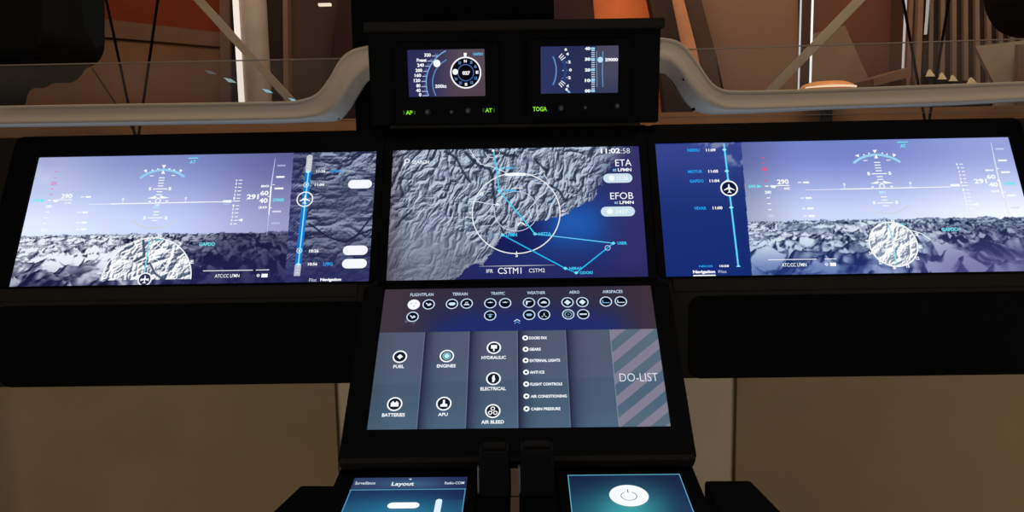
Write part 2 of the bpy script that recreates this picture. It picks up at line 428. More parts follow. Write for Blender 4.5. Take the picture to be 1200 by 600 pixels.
def fd_right(px, py, U, V):
    img = sky_paint(px, py, 262, C3(112, 128, 200), C3(208, 220, 255))
    img = img*(1-.26*sstep(.42, .18, U))[..., None]
    img += C3(42, 36, 20)*sstep(.5, 1, U)[..., None]
    t, d, m = voxel_terrain(760, 300, 300*(.585), 33, .98, 2.15)
    X = np.clip((U-.18)/.82, 0, 1); T, D, M = resample(t, X, V), resample(d, X, V), resample(m, X, V)
    tt = np.clip(T*1.6-.24, 0, 1)
    ter = mix(np.broadcast_to(C3(22, 34, 74), px.shape+(3,)), np.broadcast_to(C3(212, 226, 242), px.shape+(3,)), tt*(1-.25*sstep(.6, .9, U)))
    ter = mix(ter, np.broadcast_to(C3(36, 62, 140), px.shape+(3,)), .62*sstep(.72, 1, V)*sstep(.9, .4, U))
    ter = mix(ter, np.broadcast_to(C3(96, 88, 150), px.shape+(3,)), .62*sstep(.62, 1, V)*sstep(.55, .8, U))
    ter = mix(ter, np.broadcast_to(C3(165, 178, 225), px.shape+(3,)), np.clip((D-.7)*2.2, 0, .8))
    img = mix(img, ter, sstep(.25, .75, M))
    o = MAIN.uv(1046.7, 286); k = MAIN.sc(1046.7, 286)[0]
    uu = RRECT[0]+U*(RRECT[1]-RRECT[0])-o[0]; vv = RRECT[3]-V*(RRECT[3]-RRECT[2])-o[1]
    ins = np.hypot(uu, vv) < 27*k
    s = compass_fill(px, py, MAIN, (1046.7, 286), 27, 25)
    img = np.where(ins[..., None], mix(np.broadcast_to(C3(120, 134, 160), px.shape+(3,)), np.broadcast_to(C3(255, 255, 255), px.shape+(3,)), np.clip(s*2.6-.5, 0, 1)), img)
    xb = 868.3+(py-165)*.083
    st = mix(np.broadcast_to(C3(44, 62, 138), px.shape+(3,)), np.broadcast_to(C3(14, 42, 116), px.shape+(3,)), sstep(165, 260, py))
    cl = sstep(.48, .75, fbm(px/14, py/9+px/40, 91, 5))*sstep(-6, 12, (px-812)*.42-(py-168)+(px > 850)*8)*sstep(206, 190, py)
    st = mix(st, np.broadcast_to(C3(135, 145, 175), px.shape+(3,)), np.clip(cl, 0, .8))
    ctr = 848+(py-168)*.118
    hat = (((px-py*.9) % 4.4) < 1.3) & (px > ctr+6) & (py > 196)
    st = np.where(hat[..., None], st*.72+C3(2, 6, 22), st)
    return np.where((px < xb)[..., None], st, img)

def flight_display(name, label, rect, nx, paint, mg):
    t = thing(name, label, 'display', MAIN.w((rect[0]+rect[1])/2, rect[2]), 'wide flight displays')
    bezel(MAIN, rect, mg, t, r=.012)
    s = screen(MAIN, rect, nx, 232, paint, t)
    return t, s
dl, sl = flight_display('flight_display', 'left wide flight display with sky, mountains and half-circle compass', LRECT, 620, fd_left, (.043, .012, .0025, vt-LRECT[3]-.001))
dr, sr = flight_display('flight_display', 'right wide flight display with blue strip and full-circle compass', RRECT, 620, fd_right, (.012, .024, .0025, vt-RRECT[3]-.001))

# --- left display graphics
PK = (225, 120, 190)
g = G(MAIN)
for x, y in ((66, 201.5), (64.8, 208.4), (61.5, 221.6), (60.3, 228)): g.dash(x, y, 3.2, .9, PK)
g.text('320', 60, 66.8, 213.3, 217, PK, .03); g.text('290', 38.6, 46.8, 233.4, 237, CY2, .03); g.poly([(48, 233.2), (53, 235.2), (48, 237.2)], CY2)
g.dash(58.5, 235, 4.6, 1.1); g.poly([(62, 234.3), (69, 234.3), (67.5, 237.2), (64, 237.2)]); g.rect(67, 234, 85, 234.9)
g.text('290', 72, 85, 227.4, 233, W, .035); g.text('GS 445', 76, 83.5, 236.8, 239.4, W, .02); g.text('280', 53.7, 61, 240.4, 243.8, W, .03)
for x, y in ((56, 248.6), (54, 255.5), (52.5, 262)): g.dash(x, y, 4, 1)
g.text('260', 48, 55.5, 268, 271.4, W, .02)
g.build('speed_tape', sl)
g = G(MAIN)
for x, y in ((97, 231), (93.2, 249), (92, 261), (91.5, 269)):
    g.dash(x, y, 4.2, 1.0); g.rect(x+3.6, y-1.1, x+10, y+1.1)
g.line([(104, 239.6), (150, 239), (220, 237.3), (262, 236.7)], .5, W, 1.1); g.line([(130, 239.3), (185, 238.2), (240, 237)], 1.2, W)
for x, y in ((144.7, 234), (218, 233)): g.text('5', x-1.4, x+1.4, y-1.5, y+1.2, W, .03); g.dash(x-.4, y+3.2, .8, 2)
g.arc3((164.3, 209.3), (191.3, 199.4), (216.3, 207.9), 2.8, (150, 208, 245))
g.poly([(189.8, 193.8), (195.2, 193.8), (192.4, 197.8)]); g.poly([(168.6, 200), (172.6, 198.8), (172.3, 203)]); g.poly([(211, 198.5), (214.6, 200), (210.8, 202.4)])
g.poly([(189, 204), (193.8, 204), (191.6, 199.6)])
for x, y in ((179, 199.8), (204.6, 199.4), (185.5, 198.3), (199, 198.2)): g.dash(x, y, 1.8, 1.4)
for x, y in ((178.3, 206.5), (203.5, 206)): g.dash(x, y, 4.6, .9)
for x, y in ((190, 208.7), (189.5, 211.7), (189, 215), (188.5, 218.3), (187.3, 225), (186.7, 228.5), (183.7, 248.6), (183, 252.2), (181.8, 258.8)): g.dash(x, y, 6.6, 1.1)
g.dash(188.2, 221.8, 17, 1.1); g.dash(182.2, 255.6, 17.5, 1.1)
for x, y in ((176.2, 221.8), (199.5, 221.6), (169.8, 255.8), (195.2, 255.6)): g.text('5', x-1.6, x+1.6, y-1.9, y+1.9, W, .06)
g.poly([(173, 233), (182.6, 229.8), (184, 231), (182.6, 233.4)]); g.poly([(189.4, 229.8), (199.3, 232.4), (189, 233.2), (187.6, 230.8)])
g.arc(185.6, 235.6, 2.8, 1.2); g.dash(176, 236.6, 3, 1.4); g.dash(196, 236.2, 3, 1.4); g.poly([(183, 231), (185.6, 234), (188, 231), (185.6, 232.4)])
g.text('FPV', 180, 187.4, 242, 245.4, (170, 235, 250), .04); g.dash(185, 240.6, 5, 1)
g.arc3((156, 258.4), (181.5, 268), (207.6, 257.6), 1.4, (214, 208, 215))
g.build('attitude_scale', sl)
g = G(MAIN); g.rect(221, 185, 232.4, 186.1, CY2); g.text('AT', 222.5, 229.8, 188.2, 192, CY2, .02); g.build('mode_legend', sl)
g = G(MAIN)
for i, (x, y) in enumerate(((282.2, 211.4), (281.7, 215.5), (281.2, 219.6), (280.6, 224), (280, 228.5), (279.4, 232.6), (278.4, 241.2), (278, 245.3), (277.5, 249.8), (277, 254.3), (276.4, 258.5), (275.8, 262.6))):
    g.dash(x, y, 4.2, .9); g.text('654321123456'[i], x-5.6, x-3.6, y-1.3, y+1.3, W, .03)
g.rect(261.7, 234.9, 271.7, 237.8); g.rect(263, 239.3, 270, 240.3, (190, 196, 240)); g.dash(277.2, 236, 8.4, 1); g.poly([(279, 258.4), (284.5, 256), (284.5, 260.2)])
g.text('291', 289.5, 303.6, 228, 234, W, .04); g.text('60', 305.4, 315, 223.9, 229.4, W, .035); g.text('40', 304, 314, 232.6, 238.2, W, .035)
g.text('80', 306, 315.7, 217.2, 219.9, W, .03); g.text('20', 303, 313, 242, 244.8, W, .03)
g.line([(322.8, 186), (318, 219)], .5, (190, 195, 238), 1.8); g.line([(318, 219), (315.4, 252)], 1.8, W, 1.3); g.line([(315.4, 252), (313, 276)], 1.3, (190, 195, 238), .4)
for x0, x1, y, c in ((325.5, 335, 194.5, (165, 170, 215)), (324, 333.7, 207.8, W), (322, 332.5, 221.3, W), (319.5, 329.5, 248.3, (215, 218, 240)), (318.4, 328, 262, (185, 190, 225))): g.rect(x0, y-1, x1, y+1, c)
g.text('29000', 319.7, 333, 232.9, 236.6, CY2, .03)
for x, y in ((321, 217), (315.5, 230.7), (317.5, 244)): g.dash(x, y, 2.6, .9)
g.build('altitude_tape', sl)
g = G(MAIN); g.text('GAPDO', 233.7, 252, 284.2, 288.4, CY2, .03); g.build('waypoint_legend', sl)
g = G(MAIN); g.rect(238, 316.8, 296.5, 317.6); g.rect(300, 316.1, 315.6, 316.9); g.text('ATC:CC LFMN', 252, 280.8, 321.4, 325.4, W, .01); g.arc(302.7, 323, 1.3, .9); g.rect(306.6, 321, 313.8, 325.2); g.build('radio_legend', sl)
g = G(MAIN)
g.arc(171, 328.2, 52.4, 1.3, W, 0, 180, 72); g.arc(171, 328, 26, .7, (235, 240, 250), 35, 145)
g.line([(169.4, 321), (172, 304), (175, 281.5)], 1.3, (110, 225, 250)); g.text('GAPDO', 183, 192, 280.3, 283, (120, 230, 250), .02)
g.line([(180, 282), (190, 291), (198, 296), (206, 296)], .9)
for tx, x, y in (('N', 187, 276.2), ('3', 211, 286), ('E', 225.3, 307), ('33', 133.8, 305.3)): g.text(tx, x-1.9, x+1.9, y-2, y+2, W, .03)
g.dash(117, 320.3, 4.6, 1.2); g.disc(169.9, 327.5, 7.6, (46, 52, 88)); g.arc(169.9, 327.5, 7.6, 1.5, W); g.glyph(169.9, 327.5, 6.4, PLANE); g.glyph(169.9, 327.5, 5.5, [[(-.9, .12), (.9, .12), (.9, -.12), (-.9, -.12)]])
g.build('half_compass', sl)
g = G(MAIN)
def slant(y, a=(361.3, 202), b=(349.4, 311)): return a[0]+(b[0]-a[0])*(y-a[1])/(b[1]-a[1])
g.line([(slant(200), 200), (slant(311), 311)], 7.2, (18, 120, 205)); g.line([(slant(200)+.3, 200), (slant(311)+.3, 311)], 2.0, (70, 190, 245)); g.line([(slant(200)+.3, 200), (slant(311)+.3, 311)], .7, (190, 235, 255))
g.line([(slant(184.6), 184.6), (slant(201), 201)], 6.9, (196, 200, 206)); g.disc(slant(184.6), 184.6, 3.45, (196, 200, 206)); g.line([(slant(310.5), 310.5), (slant(323.6), 323.6)], 7.4, (182, 186, 200))
for y in (187, 190, 193, 196, 199, 313, 316.5, 320): g.dash(slant(y), y, 3.4, .8, (225, 226, 230))
for x, y in ((361, 201.7), (349.8, 310)): g.poly([(x-3, y), (x, y-2), (x+3, y), (x, y+2)], (185, 240, 255))
for x, y in ((359, 216.8), (351, 294)): g.arc(x, y, 2.9, .8, (210, 240, 255)); g.dash(x, y, 2, 2, (230, 245, 255))
g.arc(357.5, 233.8, 9.1, 1.3); g.glyph(357.5, 233.8, 7.4, PLANE)
g.build('route_timeline', sl)
for tx, x0, x1, y0, y1, c in (('11:26', 371, 381.4, 199.3, 202.2, W), ('LFMN', 388, 400.7, 199.3, 202.4, BL), ('11:04', 369, 380, 215.2, 218.3, W), ('10:26', 362.4, 373.6, 292.4, 296, W), ('10:56', 361, 372, 307.8, 311.4, W), ('LFPG', 379, 390, 307.6, 311.7, BL)): G(MAIN).text(tx, x0, x1, y0, y1, c, .035).build('time_legend', sl)
for x0, y0, x1, y1 in ((408, 211, 436, 221), (402, 288, 431, 299), (401, 303.6, 430, 314.6)):
    g = G(MAIN); g.rect(x0, y0, x1, y1, (246, 248, 252), 1.0); g.build('soft_button', sl)
G(MAIN).text('Pilot', 362.4, 371, 326.3, 330.2, (215, 218, 230), .0).build('tab_legend', sl); g = G(MAIN); g.text('Navigation', 375.4, 400, 326, 330.4, W, .05); g.build('tab_legend', sl)

# --- right display graphics
PK = (235, 70, 130)
g = G(MAIN)
for x, y in ((892.7, 179), (893.7, 185), (894.3, 191.5), (896.3, 205), (897.3, 211.7)): g.dash(x, y, 3.6, 1, PK if y > 182 else (150, 100, 180))
g.text('320', 892, 899.5, 196.5, 200.3, PK, .05); g.text('290', 876.7, 885.7, 216.9, 220.6, CY2, .03); g.poly([(887, 216.6), (893, 218.6), (887, 220.7)], CY2)
g.dash(898.5, 218.5, 4.6, 1.1); g.poly([(902, 217.5), (909.7, 217.5), (908.5, 220.6), (904.5, 220.6)]); g.rect(909, 217.2, 925, 218.2)
g.text('290', 910.5, 924, 210.4, 216.2, W, .035); g.text('GS', 911, 916.5, 220, 222.8, (180, 190, 230)); g.text('445', 918, 925.5, 219.8, 222.8, W, .03); g.text('280', 895.8, 903.5, 223.8, 227.4, W, .03)
for x, y in ((900.3, 232.2), (901.2, 239), (902, 246)): g.dash(x, y, 4, 1)
g.text('260', 900, 906.7, 251.5, 254.8, (210, 218, 245), .02)
g.build('speed_tape', sr)
g = G(MAIN)
for x, y in ((937, 214), (940, 232.3), (942, 244.5), (943.5, 253.3)):
    g.dash(x, y, 4.2, 1.0); g.rect(x+3.8, y-1.1, x+11, y+1.1)
g.line([(944, 222.9), (970, 222.4), (1033, 221), (1090, 219.8), (1113, 219.2)], .5, W, 1.1); g.line([(985, 222), (1033, 221), (1075, 220)], 1.3, W)
for x, y in ((989, 216.6), (1066.3, 215)): g.text('5', x-1.4, x+1.6, y-1.5, y+1.3, W, .03); g.dash(x+.4, y+3.2, .8, 2)
g.arc3((1000, 191.6), (1027.6, 181.8), (1054.8, 190.4), 3.0, (155, 212, 245))
g.poly([(1022, 176.2), (1027.4, 176), (1025, 180)]); g.poly([(1001.5, 182.6), (1006, 181), (1006.5, 184.8)]); g.poly([(1045.4, 180), (1050, 181.8), (1046.6, 184.6)]); g.poly([(1024, 186), (1029, 185.8), (1026.2, 181.4)])
for x, y in ((1012, 181.8), (1039, 181.2), (1018, 180.2), (1033.5, 180)): g.dash(x, y, 1.8, 1.4)
for x, y in ((1013.8, 188.5), (1040.8, 188)): g.dash(x, y, 4.8, .9)
for x, y in ((1027.5, 190.7), (1028, 193.9), (1028.5, 197.2), (1029.3, 200.5), (1030.5, 207.4), (1031.2, 210.7), (1035.3, 231.2), (1036, 234.8), (1037.5, 241.5)): g.dash(x, y, 7.2, 1.1)
g.dash(1030, 204, 18, 1.1); g.dash(1036.8, 238.2, 18.6, 1.1)
for x, y in ((1017.5, 204), (1042.3, 203.5), (1024, 238), (1050.5, 237.7)): g.text('5', x-1.7, x+1.7, y-1.9, y+1.9, W, .06)
g.poly([(1019, 215.6), (1028.4, 212.6), (1029.6, 214), (1028.4, 216)]); g.poly([(1035, 212.4), (1046.4, 215), (1035.6, 215.8), (1034, 213.6)])
g.arc(1033, 218.6, 2.8, 1.2); g.dash(1022, 219.6, 3, 1.4); g.dash(1044.5, 219, 3, 1.4); g.poly([(1029.6, 213.6), (1032.6, 217), (1035, 213.6), (1032.5, 215)])
g.text('FPV', 1030, 1038, 224.6, 228, (180, 240, 250), .04)
g.arc3((1010.7, 241), (1039, 250.7), (1064.5, 241), 1.4, (214, 212, 222))
g.build('attitude_scale', sr)
g = G(MAIN); g.rect(1051, 166.2, 1063.6, 167.4, CY2); g.text('AT', 1054.6, 1061.2, 169.2, 173.2, CY2, .05); g.build('mode_legend', sr)
g = G(MAIN)
for i, (x, y) in enumerate(((1126, 192.5), (1127.4, 196.9), (1128.4, 201.2), (1129.4, 205.4), (1130.2, 209.8), (1131, 214), (1133.4, 222.6), (1134.5, 227), (1135.3, 231.4), (1136.6, 235.8), (1137.6, 240.2), (1138, 244.6))):
    g.dash(x, y, 3.8, .9); g.text('654321123456'[i], x-6, x-3.8, y-1.3, y+1.3, W, .03)
g.rect(1113.3, 216, 1124.3, 219); g.rect(1115.5, 221.2, 1123, 222.2, (215, 222, 250)); g.dash(1130, 217.7, 8.8, 1); g.poly([(1138.5, 240), (1146, 237.8), (1147, 241.6)])
g.text('291', 1141, 1156, 209.8, 215.6, W, .04); g.text('60', 1155.6, 1166, 205, 210.2, W, .04); g.text('40', 1158, 1169, 214, 219.2, W, .04)
g.text('80', 1153.8, 1164, 198.8, 201, W, .04); g.text('20', 1160, 1170.7, 223, 225.6, W, .04)
g.line([(1160.6, 167.4), (1169.7, 210.5)], .5, (222, 228, 250), 2); g.line([(1169.7, 210.5), (1176, 232)], 2, W, 1.4); g.line([(1176, 232), (1182.6, 254.5)], 1.4, (222, 228, 250), .4)
for x0, x1, y, c in ((1166, 1175.6, 175, (200, 206, 240)), (1169, 1179.4, 188.5, W), (1172.5, 1183, 202.3, W), (1179.5, 1190.3, 229.6, W), (1184, 1194, 243.7, (222, 226, 248))): g.rect(x0, y-1, x1, y+1, c)
g.text('29000', 1175, 1188.5, 213.8, 217.4, CY2, .05)
for x, y in ((1169, 198), (1168.5, 212), (1177, 225.5)): g.dash(x, y, 2.6, .9)
g.build('altitude_tape', sr)
g = G(MAIN); g.text('GAPDO', 1103, 1122.5, 267, 271, CY2, .03); g.build('waypoint_legend', sr)
g = G(MAIN); g.rect(900, 303.9, 957, 304.7); g.rect(966, 303.2, 980, 304, W); g.text('ATC:CC LFMN', 916, 945, 308.4, 312.6, W, .01); g.arc(968.4, 310, 1.3, .9); g.rect(972.6, 308, 979.6, 312); g.build('radio_legend', sr)
g = G(MAIN)
g.arc(1046.7, 286.2, 28, 1.7, W, 0, 360, 72); g.arc(1046.7, 286.2, 14, .6, (240, 244, 252), 0, 360)
g.line([(1041, 263), (1046.5, 285), (1050, 309.5)], 1.4, (150, 232, 250)); g.glyph(1046.5, 285.5, 5, PLANE); g.text('GAPDO', 1054, 1062, 261.6, 264, (130, 230, 250), .02)
g.line([(1056, 264), (1066, 270), (1080, 274), (1090, 281)], 1.0)
for tx, x, y in (('N', 1045.8, 258.8), ('3', 1074, 275), ('E', 1078.5, 289.4), ('12', 1075, 302.8), ('15', 1063.5, 312), ('S', 1047.8, 313.7), ('21', 1031.5, 308), ('24', 1020, 296.8)): g.text(tx, x-2, x+2, y-1.9, y+1.9, W, .05)
g.dash(1015.8, 282.2, 4.6, 1.2)
g.build('compass_rose', sr)
g = G(MAIN)
g.line([(848.2, 168.6), (857, 244), (861.3, 280), (865.2, 313)], 2.3, (60, 190, 240)); g.line([(848.2, 168.6), (857, 244), (861.3, 280), (865.2, 313)], .8, (130, 222, 250))
for x, y in ((848.7, 175.6), (851.5, 200.7), (852.8, 211.8), (856.8, 243.4)): g.poly([(x-2.8, y), (x, y-1.9), (x+2.8, y), (x, y+1.9)], (150, 235, 250))
g.poly([(862.6, 312.8), (865, 310.4), (868, 312.8)], (150, 235, 250))
g.disc(854.3, 221, 9.2, (14, 22, 62)); g.arc(854.3, 221, 9.4, 1.7); g.glyph(854.3, 221, 7.6, PLANE)
g.build('route_timeline', sr)
for tx, x0, x1, y0, y1, c in (('NERIU', 805.5, 820, 174.4, 178, BL), ('11:09', 827.3, 838.5, 174.4, 177.8, W), ('MOTUR', 806, 823, 199.6, 203, BL), ('11:05', 830, 841.5, 199.2, 202.6, W), ('GAPDO', 808, 824.5, 210.6, 214.2, BL), ('11:04', 831.3, 843, 210.4, 213.8, W), ('VEVAR', 813, 827.7, 242.4, 246, BL), ('11:00', 835, 846.5, 242.1, 245.6, W), ('NIKOS', 819, 835, 311, 313.4, BL), ('10:58', 843, 854, 310.6, 313.2, W)): G(MAIN).text(tx, x0, x1, y0, y1, c, .035).build('time_legend', sr)
g = G(MAIN); g.text('Navigation', 812, 838, 316.8, 321.4, W, .05); g.rect(812.3, 322.2, 838.7, 324.2); g.build('tab_legend', sr); G(MAIN).text('Pilot', 841.7, 851.3, 316.8, 320.2, (190, 198, 225), .01).build('tab_legend', sr)

# ------------------------------------------------------------------ centre map display
COAST = [(400, 345), (524, 345), (532, 330), (541, 319), (549, 312), (556, 308), (566, 311), (573, 301), (579, 292), (584, 284), (588, 278), (594, 273), (604, 271), (612, 265), (622, 261), (634, 259), (645, 256), (660, 251), (672, 246), (684, 239), (696, 233), (700, 224), (705, 214), (711, 203), (718, 192), (726, 186), (742, 180), (742, 150), (400, 150)]
def map_paint(px, py, U, V):
    jx = (fbm(px/7, py/7, 201, 3)-.5)*7; jy = (fbm(px/7+31, py/7, 207, 3)-.5)*7
    land = inpoly(px+jx, py+jy, COAST)
    wx = fbm(px/34, py/34, 301, 3)-.5; wy = fbm(px/34+9, py/34, 311, 3)-.5
    h = fbm(px/10+wx*2.2+py/26, py/12+wy*2.2-px/60, 321, 4, True, .46); s = hillshade(h*9.0, 1.0, -.65, -.7)
    soft = .75*sstep(585, 470, px+(250-py)*.8)*sstep(225, 285, py)+.5*sstep(560, 600, px)*sstep(252, 270, py)*sstep(600, 575, px); s = s*(1-soft)+(.54+.3*(fbm(px/16, py/12, 401, 4)-.5))*soft
    L = mix(np.broadcast_to(C3(40, 50, 74), px.shape+(3,)), np.broadcast_to(C3(188, 203, 224), px.shape+(3,)), np.clip(s*1.35-.14, 0, 1))
    for P, w in (([(545, 178), (553, 187), (562, 194), (573, 198), (577, 208), (578, 226), (581, 244)], 1.2), ([(566, 176), (586, 180), (606, 183)], 1.3), ([(522, 178), (536, 186), (545, 206), (552, 214)], .8), ([(464, 266), (475, 254), (482, 246)], .9), ([(645, 217), (656, 224), (664, 236)], .9), ([(588, 262), (589, 274)], 1.0), ([(628, 186), (634, 196), (640, 200)], .9)):
        d = dist_poly(px+jx*.5, py+jy*.5, P); L = mix(L, np.broadcast_to(C3(24, 32, 54), px.shape+(3,)), .85*sstep(w+1.2, w-.4, d))
    L = L*(1-.42*sstep(486, 452, px)*(1-.3*V)-.12*sstep(.5, 1, V))[..., None]+C3(14, 4, 4)*sstep(490, 455, px)[..., None]  # left edge dimmed for viewing angle, put into the map colours
    L = mix(L, np.broadcast_to(C3(44, 48, 92), px.shape+(3,)), .95*sstep(688, 738, px+(py-190)*.3))
    S = np.broadcast_to(C3(26, 40, 104), px.shape+(3,))
    S = mix(S, np.broadcast_to(C3(20, 86, 172), px.shape+(3,)), np.exp(-((px-672)/52)**2-((py-262)/30)**2))
    S = mix(S, np.broadcast_to(C3(10, 20, 82), px.shape+(3,)), .9*(np.hypot(px-605, py-250) < 49)*sstep(660, 610, px))
    S = mix(S, np.broadcast_to(C3(48, 42, 102), px.shape+(3,)), .9*sstep(690, 745, px)+.0*py)
    S = mix(S, np.broadcast_to(C3(36, 36, 92), px.shape+(3,)), .7*sstep(300, 325, py))
    return np.where(land[..., None], L, S)
dc = thing('map_display', 'center square map display with coastline, round compass and cyan route', 'display', MAIN.w(0, CRECT[2]))
bezel(MAIN, CRECT, (.0125, .0125, .004, vt-CRECT[3]-.001), dc, r=.002)
sc_ = screen(MAIN, CRECT, 480, 270, map_paint, dc)
g = G(MAIN); g.arc(477.2, 188.8, 2.6, 1.1); g.line([(475.2, 191.2), (473, 194)], 1.8); g.text('SEARCH', 483, 503, 188, 192.4, (246, 248, 252), .02); g.build('search_field', sc_)
for P in ([(550, 175), (556.7, 185), (563.5, 192.5), (575.5, 195), (592, 202)], [(619, 206), (628, 204.5), (638.5, 200.9), (637.5, 205), (643.7, 213.5), (638.5, 225.5), (628, 236), (619.7, 245), (622.7, 256)], [(548, 236.3), (560, 236.5), (572, 239), (586, 240.5)], [(583, 237), (590, 230)]): G(MAIN).line(P, .9, (225, 232, 240)).build('border_line', sc_)
G(MAIN).arc(577.4, 177.5, 8.4, .8, (225, 232, 240), 190, 350, 20).build('border_line', sc_)
g = G(MAIN)
g.arc(604.8, 249.2, 51.4, 1.25, (244, 240, 240), 0, 360, 96); g.arc(604.8, 247.6, 25.4, .8, (205, 215, 230), 0, 360, 64)
g.rect(592.3, 203, 616, 206.3, W, .4); g.rect(599.5, 220.3, 613, 221.1, (240, 238, 225)); g.dash(660, 247.7, 4.2, 1.1); g.text('W', 549.5, 552.6, 248, 251, W, .03); g.text('S', 604, 606.9, 297, 301.4, W, .02); g.dash(605.4, 296.4, 1, 3)
g.arc(564.3, 227.6, 1.7, 1); g.disc(583, 239.8, 2.0, (235, 238, 245)); g.arc3((607, 265), (611, 261.5), (614.6, 264.2), 1.3)
g.build('compass_rose', sc_)
g = G(MAIN, 1.6)
g.line([(578.2, 176), (581.8, 197.7), (585.2, 224.3), (600, 242), (614.5, 258.5), (627, 274.5)], 1.5, (62, 205, 238)); g.line([(627, 274.5), (718.7, 285.3)], 1.2, (100, 205, 245)); g.line([(718.7, 285.3), (675.3, 320), (662.5, 314.8), (589, 275.7)], 1.5, (40, 180, 240))
for x, y in ((581.8, 197.7), (585, 224), (627, 274.5), (718.7, 285.3), (675.3, 320), (662.5, 314.8), (589, 275.7)): g.poly([(x-2.7, y), (x, y-2), (x+2.7, y), (x, y+2)], (110, 225, 250))
g.arc(712, 290.8, 3, .7, (200, 220, 245)); g.disc(578, 177, 1.6)
for tx, x0, x1, y0, y1 in (('GAPDO', 587, 601.8, 196, 198.9), ('VEVAR', 589.8, 605.8, 222.4, 225.2), ('LFMN', 593, 606, 273.4, 277.6), ('NIZZA', 631, 646, 272.6, 276.4), ('USER', 723.3, 734.7, 283.5, 287), ('NERAS', 666.9, 681.5, 313.2, 316.6), ('ODOKI', 679.3, 694.5, 318.2, 321.6)): g.text(tx, x0, x1, y0, y1, (62, 195, 245), .04)
g.build('flight_route', sc_)
g = G(MAIN); g.text('11:02', 704, 726.6, 174, 180, W, .03); g.text(':58', 727.6, 738, 174, 180, (220, 226, 238), -.005); g.build('clock_legend', sc_)
for tx, b, pill in ((('ETA', 721, 739.8, 187, 194.8), ('LFMN', 724, 739.8, 197.3, 201), (707, 203.6, 741, 214.4, '11:26', 723, 736, 716.6)), (('EFOB', 715, 742, 225.7, 233.6), ('LFMN', 726, 742.6, 235.6, 239.2), (704, 242.3, 744, 253.7, '3427', 721, 736, 714.6))):
    g = G(MAIN); g.text(*tx, W, .0); g.text('at', b[1]-6, b[1]-1.6, b[3]+.4, b[4], (150, 205, 235), .02); g.text(*b, W, .03); g.build('estimate_legend', sc_)
    g = G(MAIN); x0, y0, x1, y1, tt, tx0, tx1, dx = pill; g.rect(x0, y0, x1, y1, (204, 226, 240), 1.0); yc = (y0+y1)/2; g.disc(dx, yc, 3.6, (246, 252, 255)); g.text(tt, tx0, tx1, yc-2.2, yc+2.2, (246, 252, 255), .01); g.build('value_button', sc_)
g = G(MAIN); g.line([(561, 312.4), (605, 311.6)], .2, (200, 205, 215), 1.1); g.line([(605, 311.6), (650, 310.8)], 1.1, (200, 205, 215), .2)
g.text('IFR', 570, 578, 315.7, 320, (225, 230, 240), .01); g.text('CSTM1', 583.5, 611, 313.8, 321, W, .0); g.text('CSTM2', 619.8, 638.5, 314.8, 319.4, (235, 238, 245), .0); g.build('mode_legend', sc_)

# ------------------------------------------------------------------ lower touch display
SEP = [(497.3, 489.2), (549, 547.3), (607.3, 607), (664.5, 668), (714.5, 725.8)]
SEPU = [(LOW.uv(a, 390)[0]+LOW.uv(b, 502)[0])/2 for a, b in SEP]
VB = LOW.uv(608, 388)[1]
def touch_paint(px, py, U, V):
    u = WRECT[0]+U*(WRECT[1]-WRECT[0]); v = WRECT[3]-V*(WRECT[3]-WRECT[2])
    top = mix(np.broadcast_to(C3(62, 52, 68), px.shape+(3,)), np.broadcast_to(C3(34, 48, 122), px.shape+(3,)), np.clip(sstep(342, 390, py)*sstep(440, 560, px)*sstep(800, 690, px)*1.1+.25*np.exp(-((px-620)/90)**2), 0, 1))
    top = mix(top, np.broadcast_to(C3(78, 64, 74), px.shape+(3,)), .8*sstep(520, 450, px)); top = mix(top, np.broadcast_to(C3(72, 54, 66), px.shape+(3,)), .75*sstep(715, 768, px))
    cl = sstep(.66, .85, fbm(px/9, py/4+px/30, 71, 4))*np.exp(-((px-478)/26)**2-((py-378)/7)**2); top = mix(top*.84, np.broadcast_to(C3(120, 122, 150), px.shape+(3,)), .8*cl)
    base = mix(np.broadcast_to(C3(80, 88, 112), px.shape+(3,)), np.broadcast_to(C3(72, 98, 122), px.shape+(3,)), sstep(400, 495, py))
    base = base*(1-.06*sstep(443, 447, py+(px-600)*.03)*sstep(505, 470, py))[..., None]*(1-.10*sstep(470, 430, px))[..., None]
    for k, s in enumerate(SEPU[:4]):
        d = (u-s)/.001; sh = np.where((d > 0), np.exp(-d/9.0), 0.0)*(.92 if k != 2 else .95)
        base = mix(base, np.broadcast_to(C3(20, 22, 50), px.shape+(3,)), np.clip(sh, 0, 1))
        base = mix(base, np.broadcast_to(C3(120, 136, 160), px.shape+(3,)), .6*((d < 0) & (d > -1.1)))
    x = (px-715)+0.0; per = ((py-388)+(px-714)*.82) % 27.5
    stripe = sstep(0, 1.2, per)*sstep(14.4, 13.2, per)
    do = mix(np.broadcast_to(C3(84, 104, 122), px.shape+(3,)), np.broadcast_to(C3(128, 122, 142), px.shape+(3,)), stripe)
    do = mix(do, np.broadcast_to(C3(62, 90, 116), px.shape+(3,)), .6*(1-stripe)*np.exp(-((py-462)/26)**2))
    base = np.where((u > SEPU[4])[..., None], do, base); base = np.where((np.abs(u-SEPU[4]) < .0007)[..., None], C3(128, 142, 160), base)
    return np.where((v > VB)[..., None], top, base)
dt = thing('touch_display', 'lower tilted touch display with round system icons and do-list', 'display', LOW.w(0, WRECT[2]))
fl, fr_ = LOW.uv(397, 540)[0], LOW.uv(816, 537)[0]; fl2 = LOW.uv(441, 337)[0]; fr2 = LOW.uv(776, 334)[0]
ou = (min(fl, fl2)+.0, max(fr_, fr2), LOW.uv(606, 540)[1], WRECT[3]+.004)
MB().ring_slab(LOW, ou, WRECT, -.012, .003, r=.003).build('bezel', BLACK2, dt)
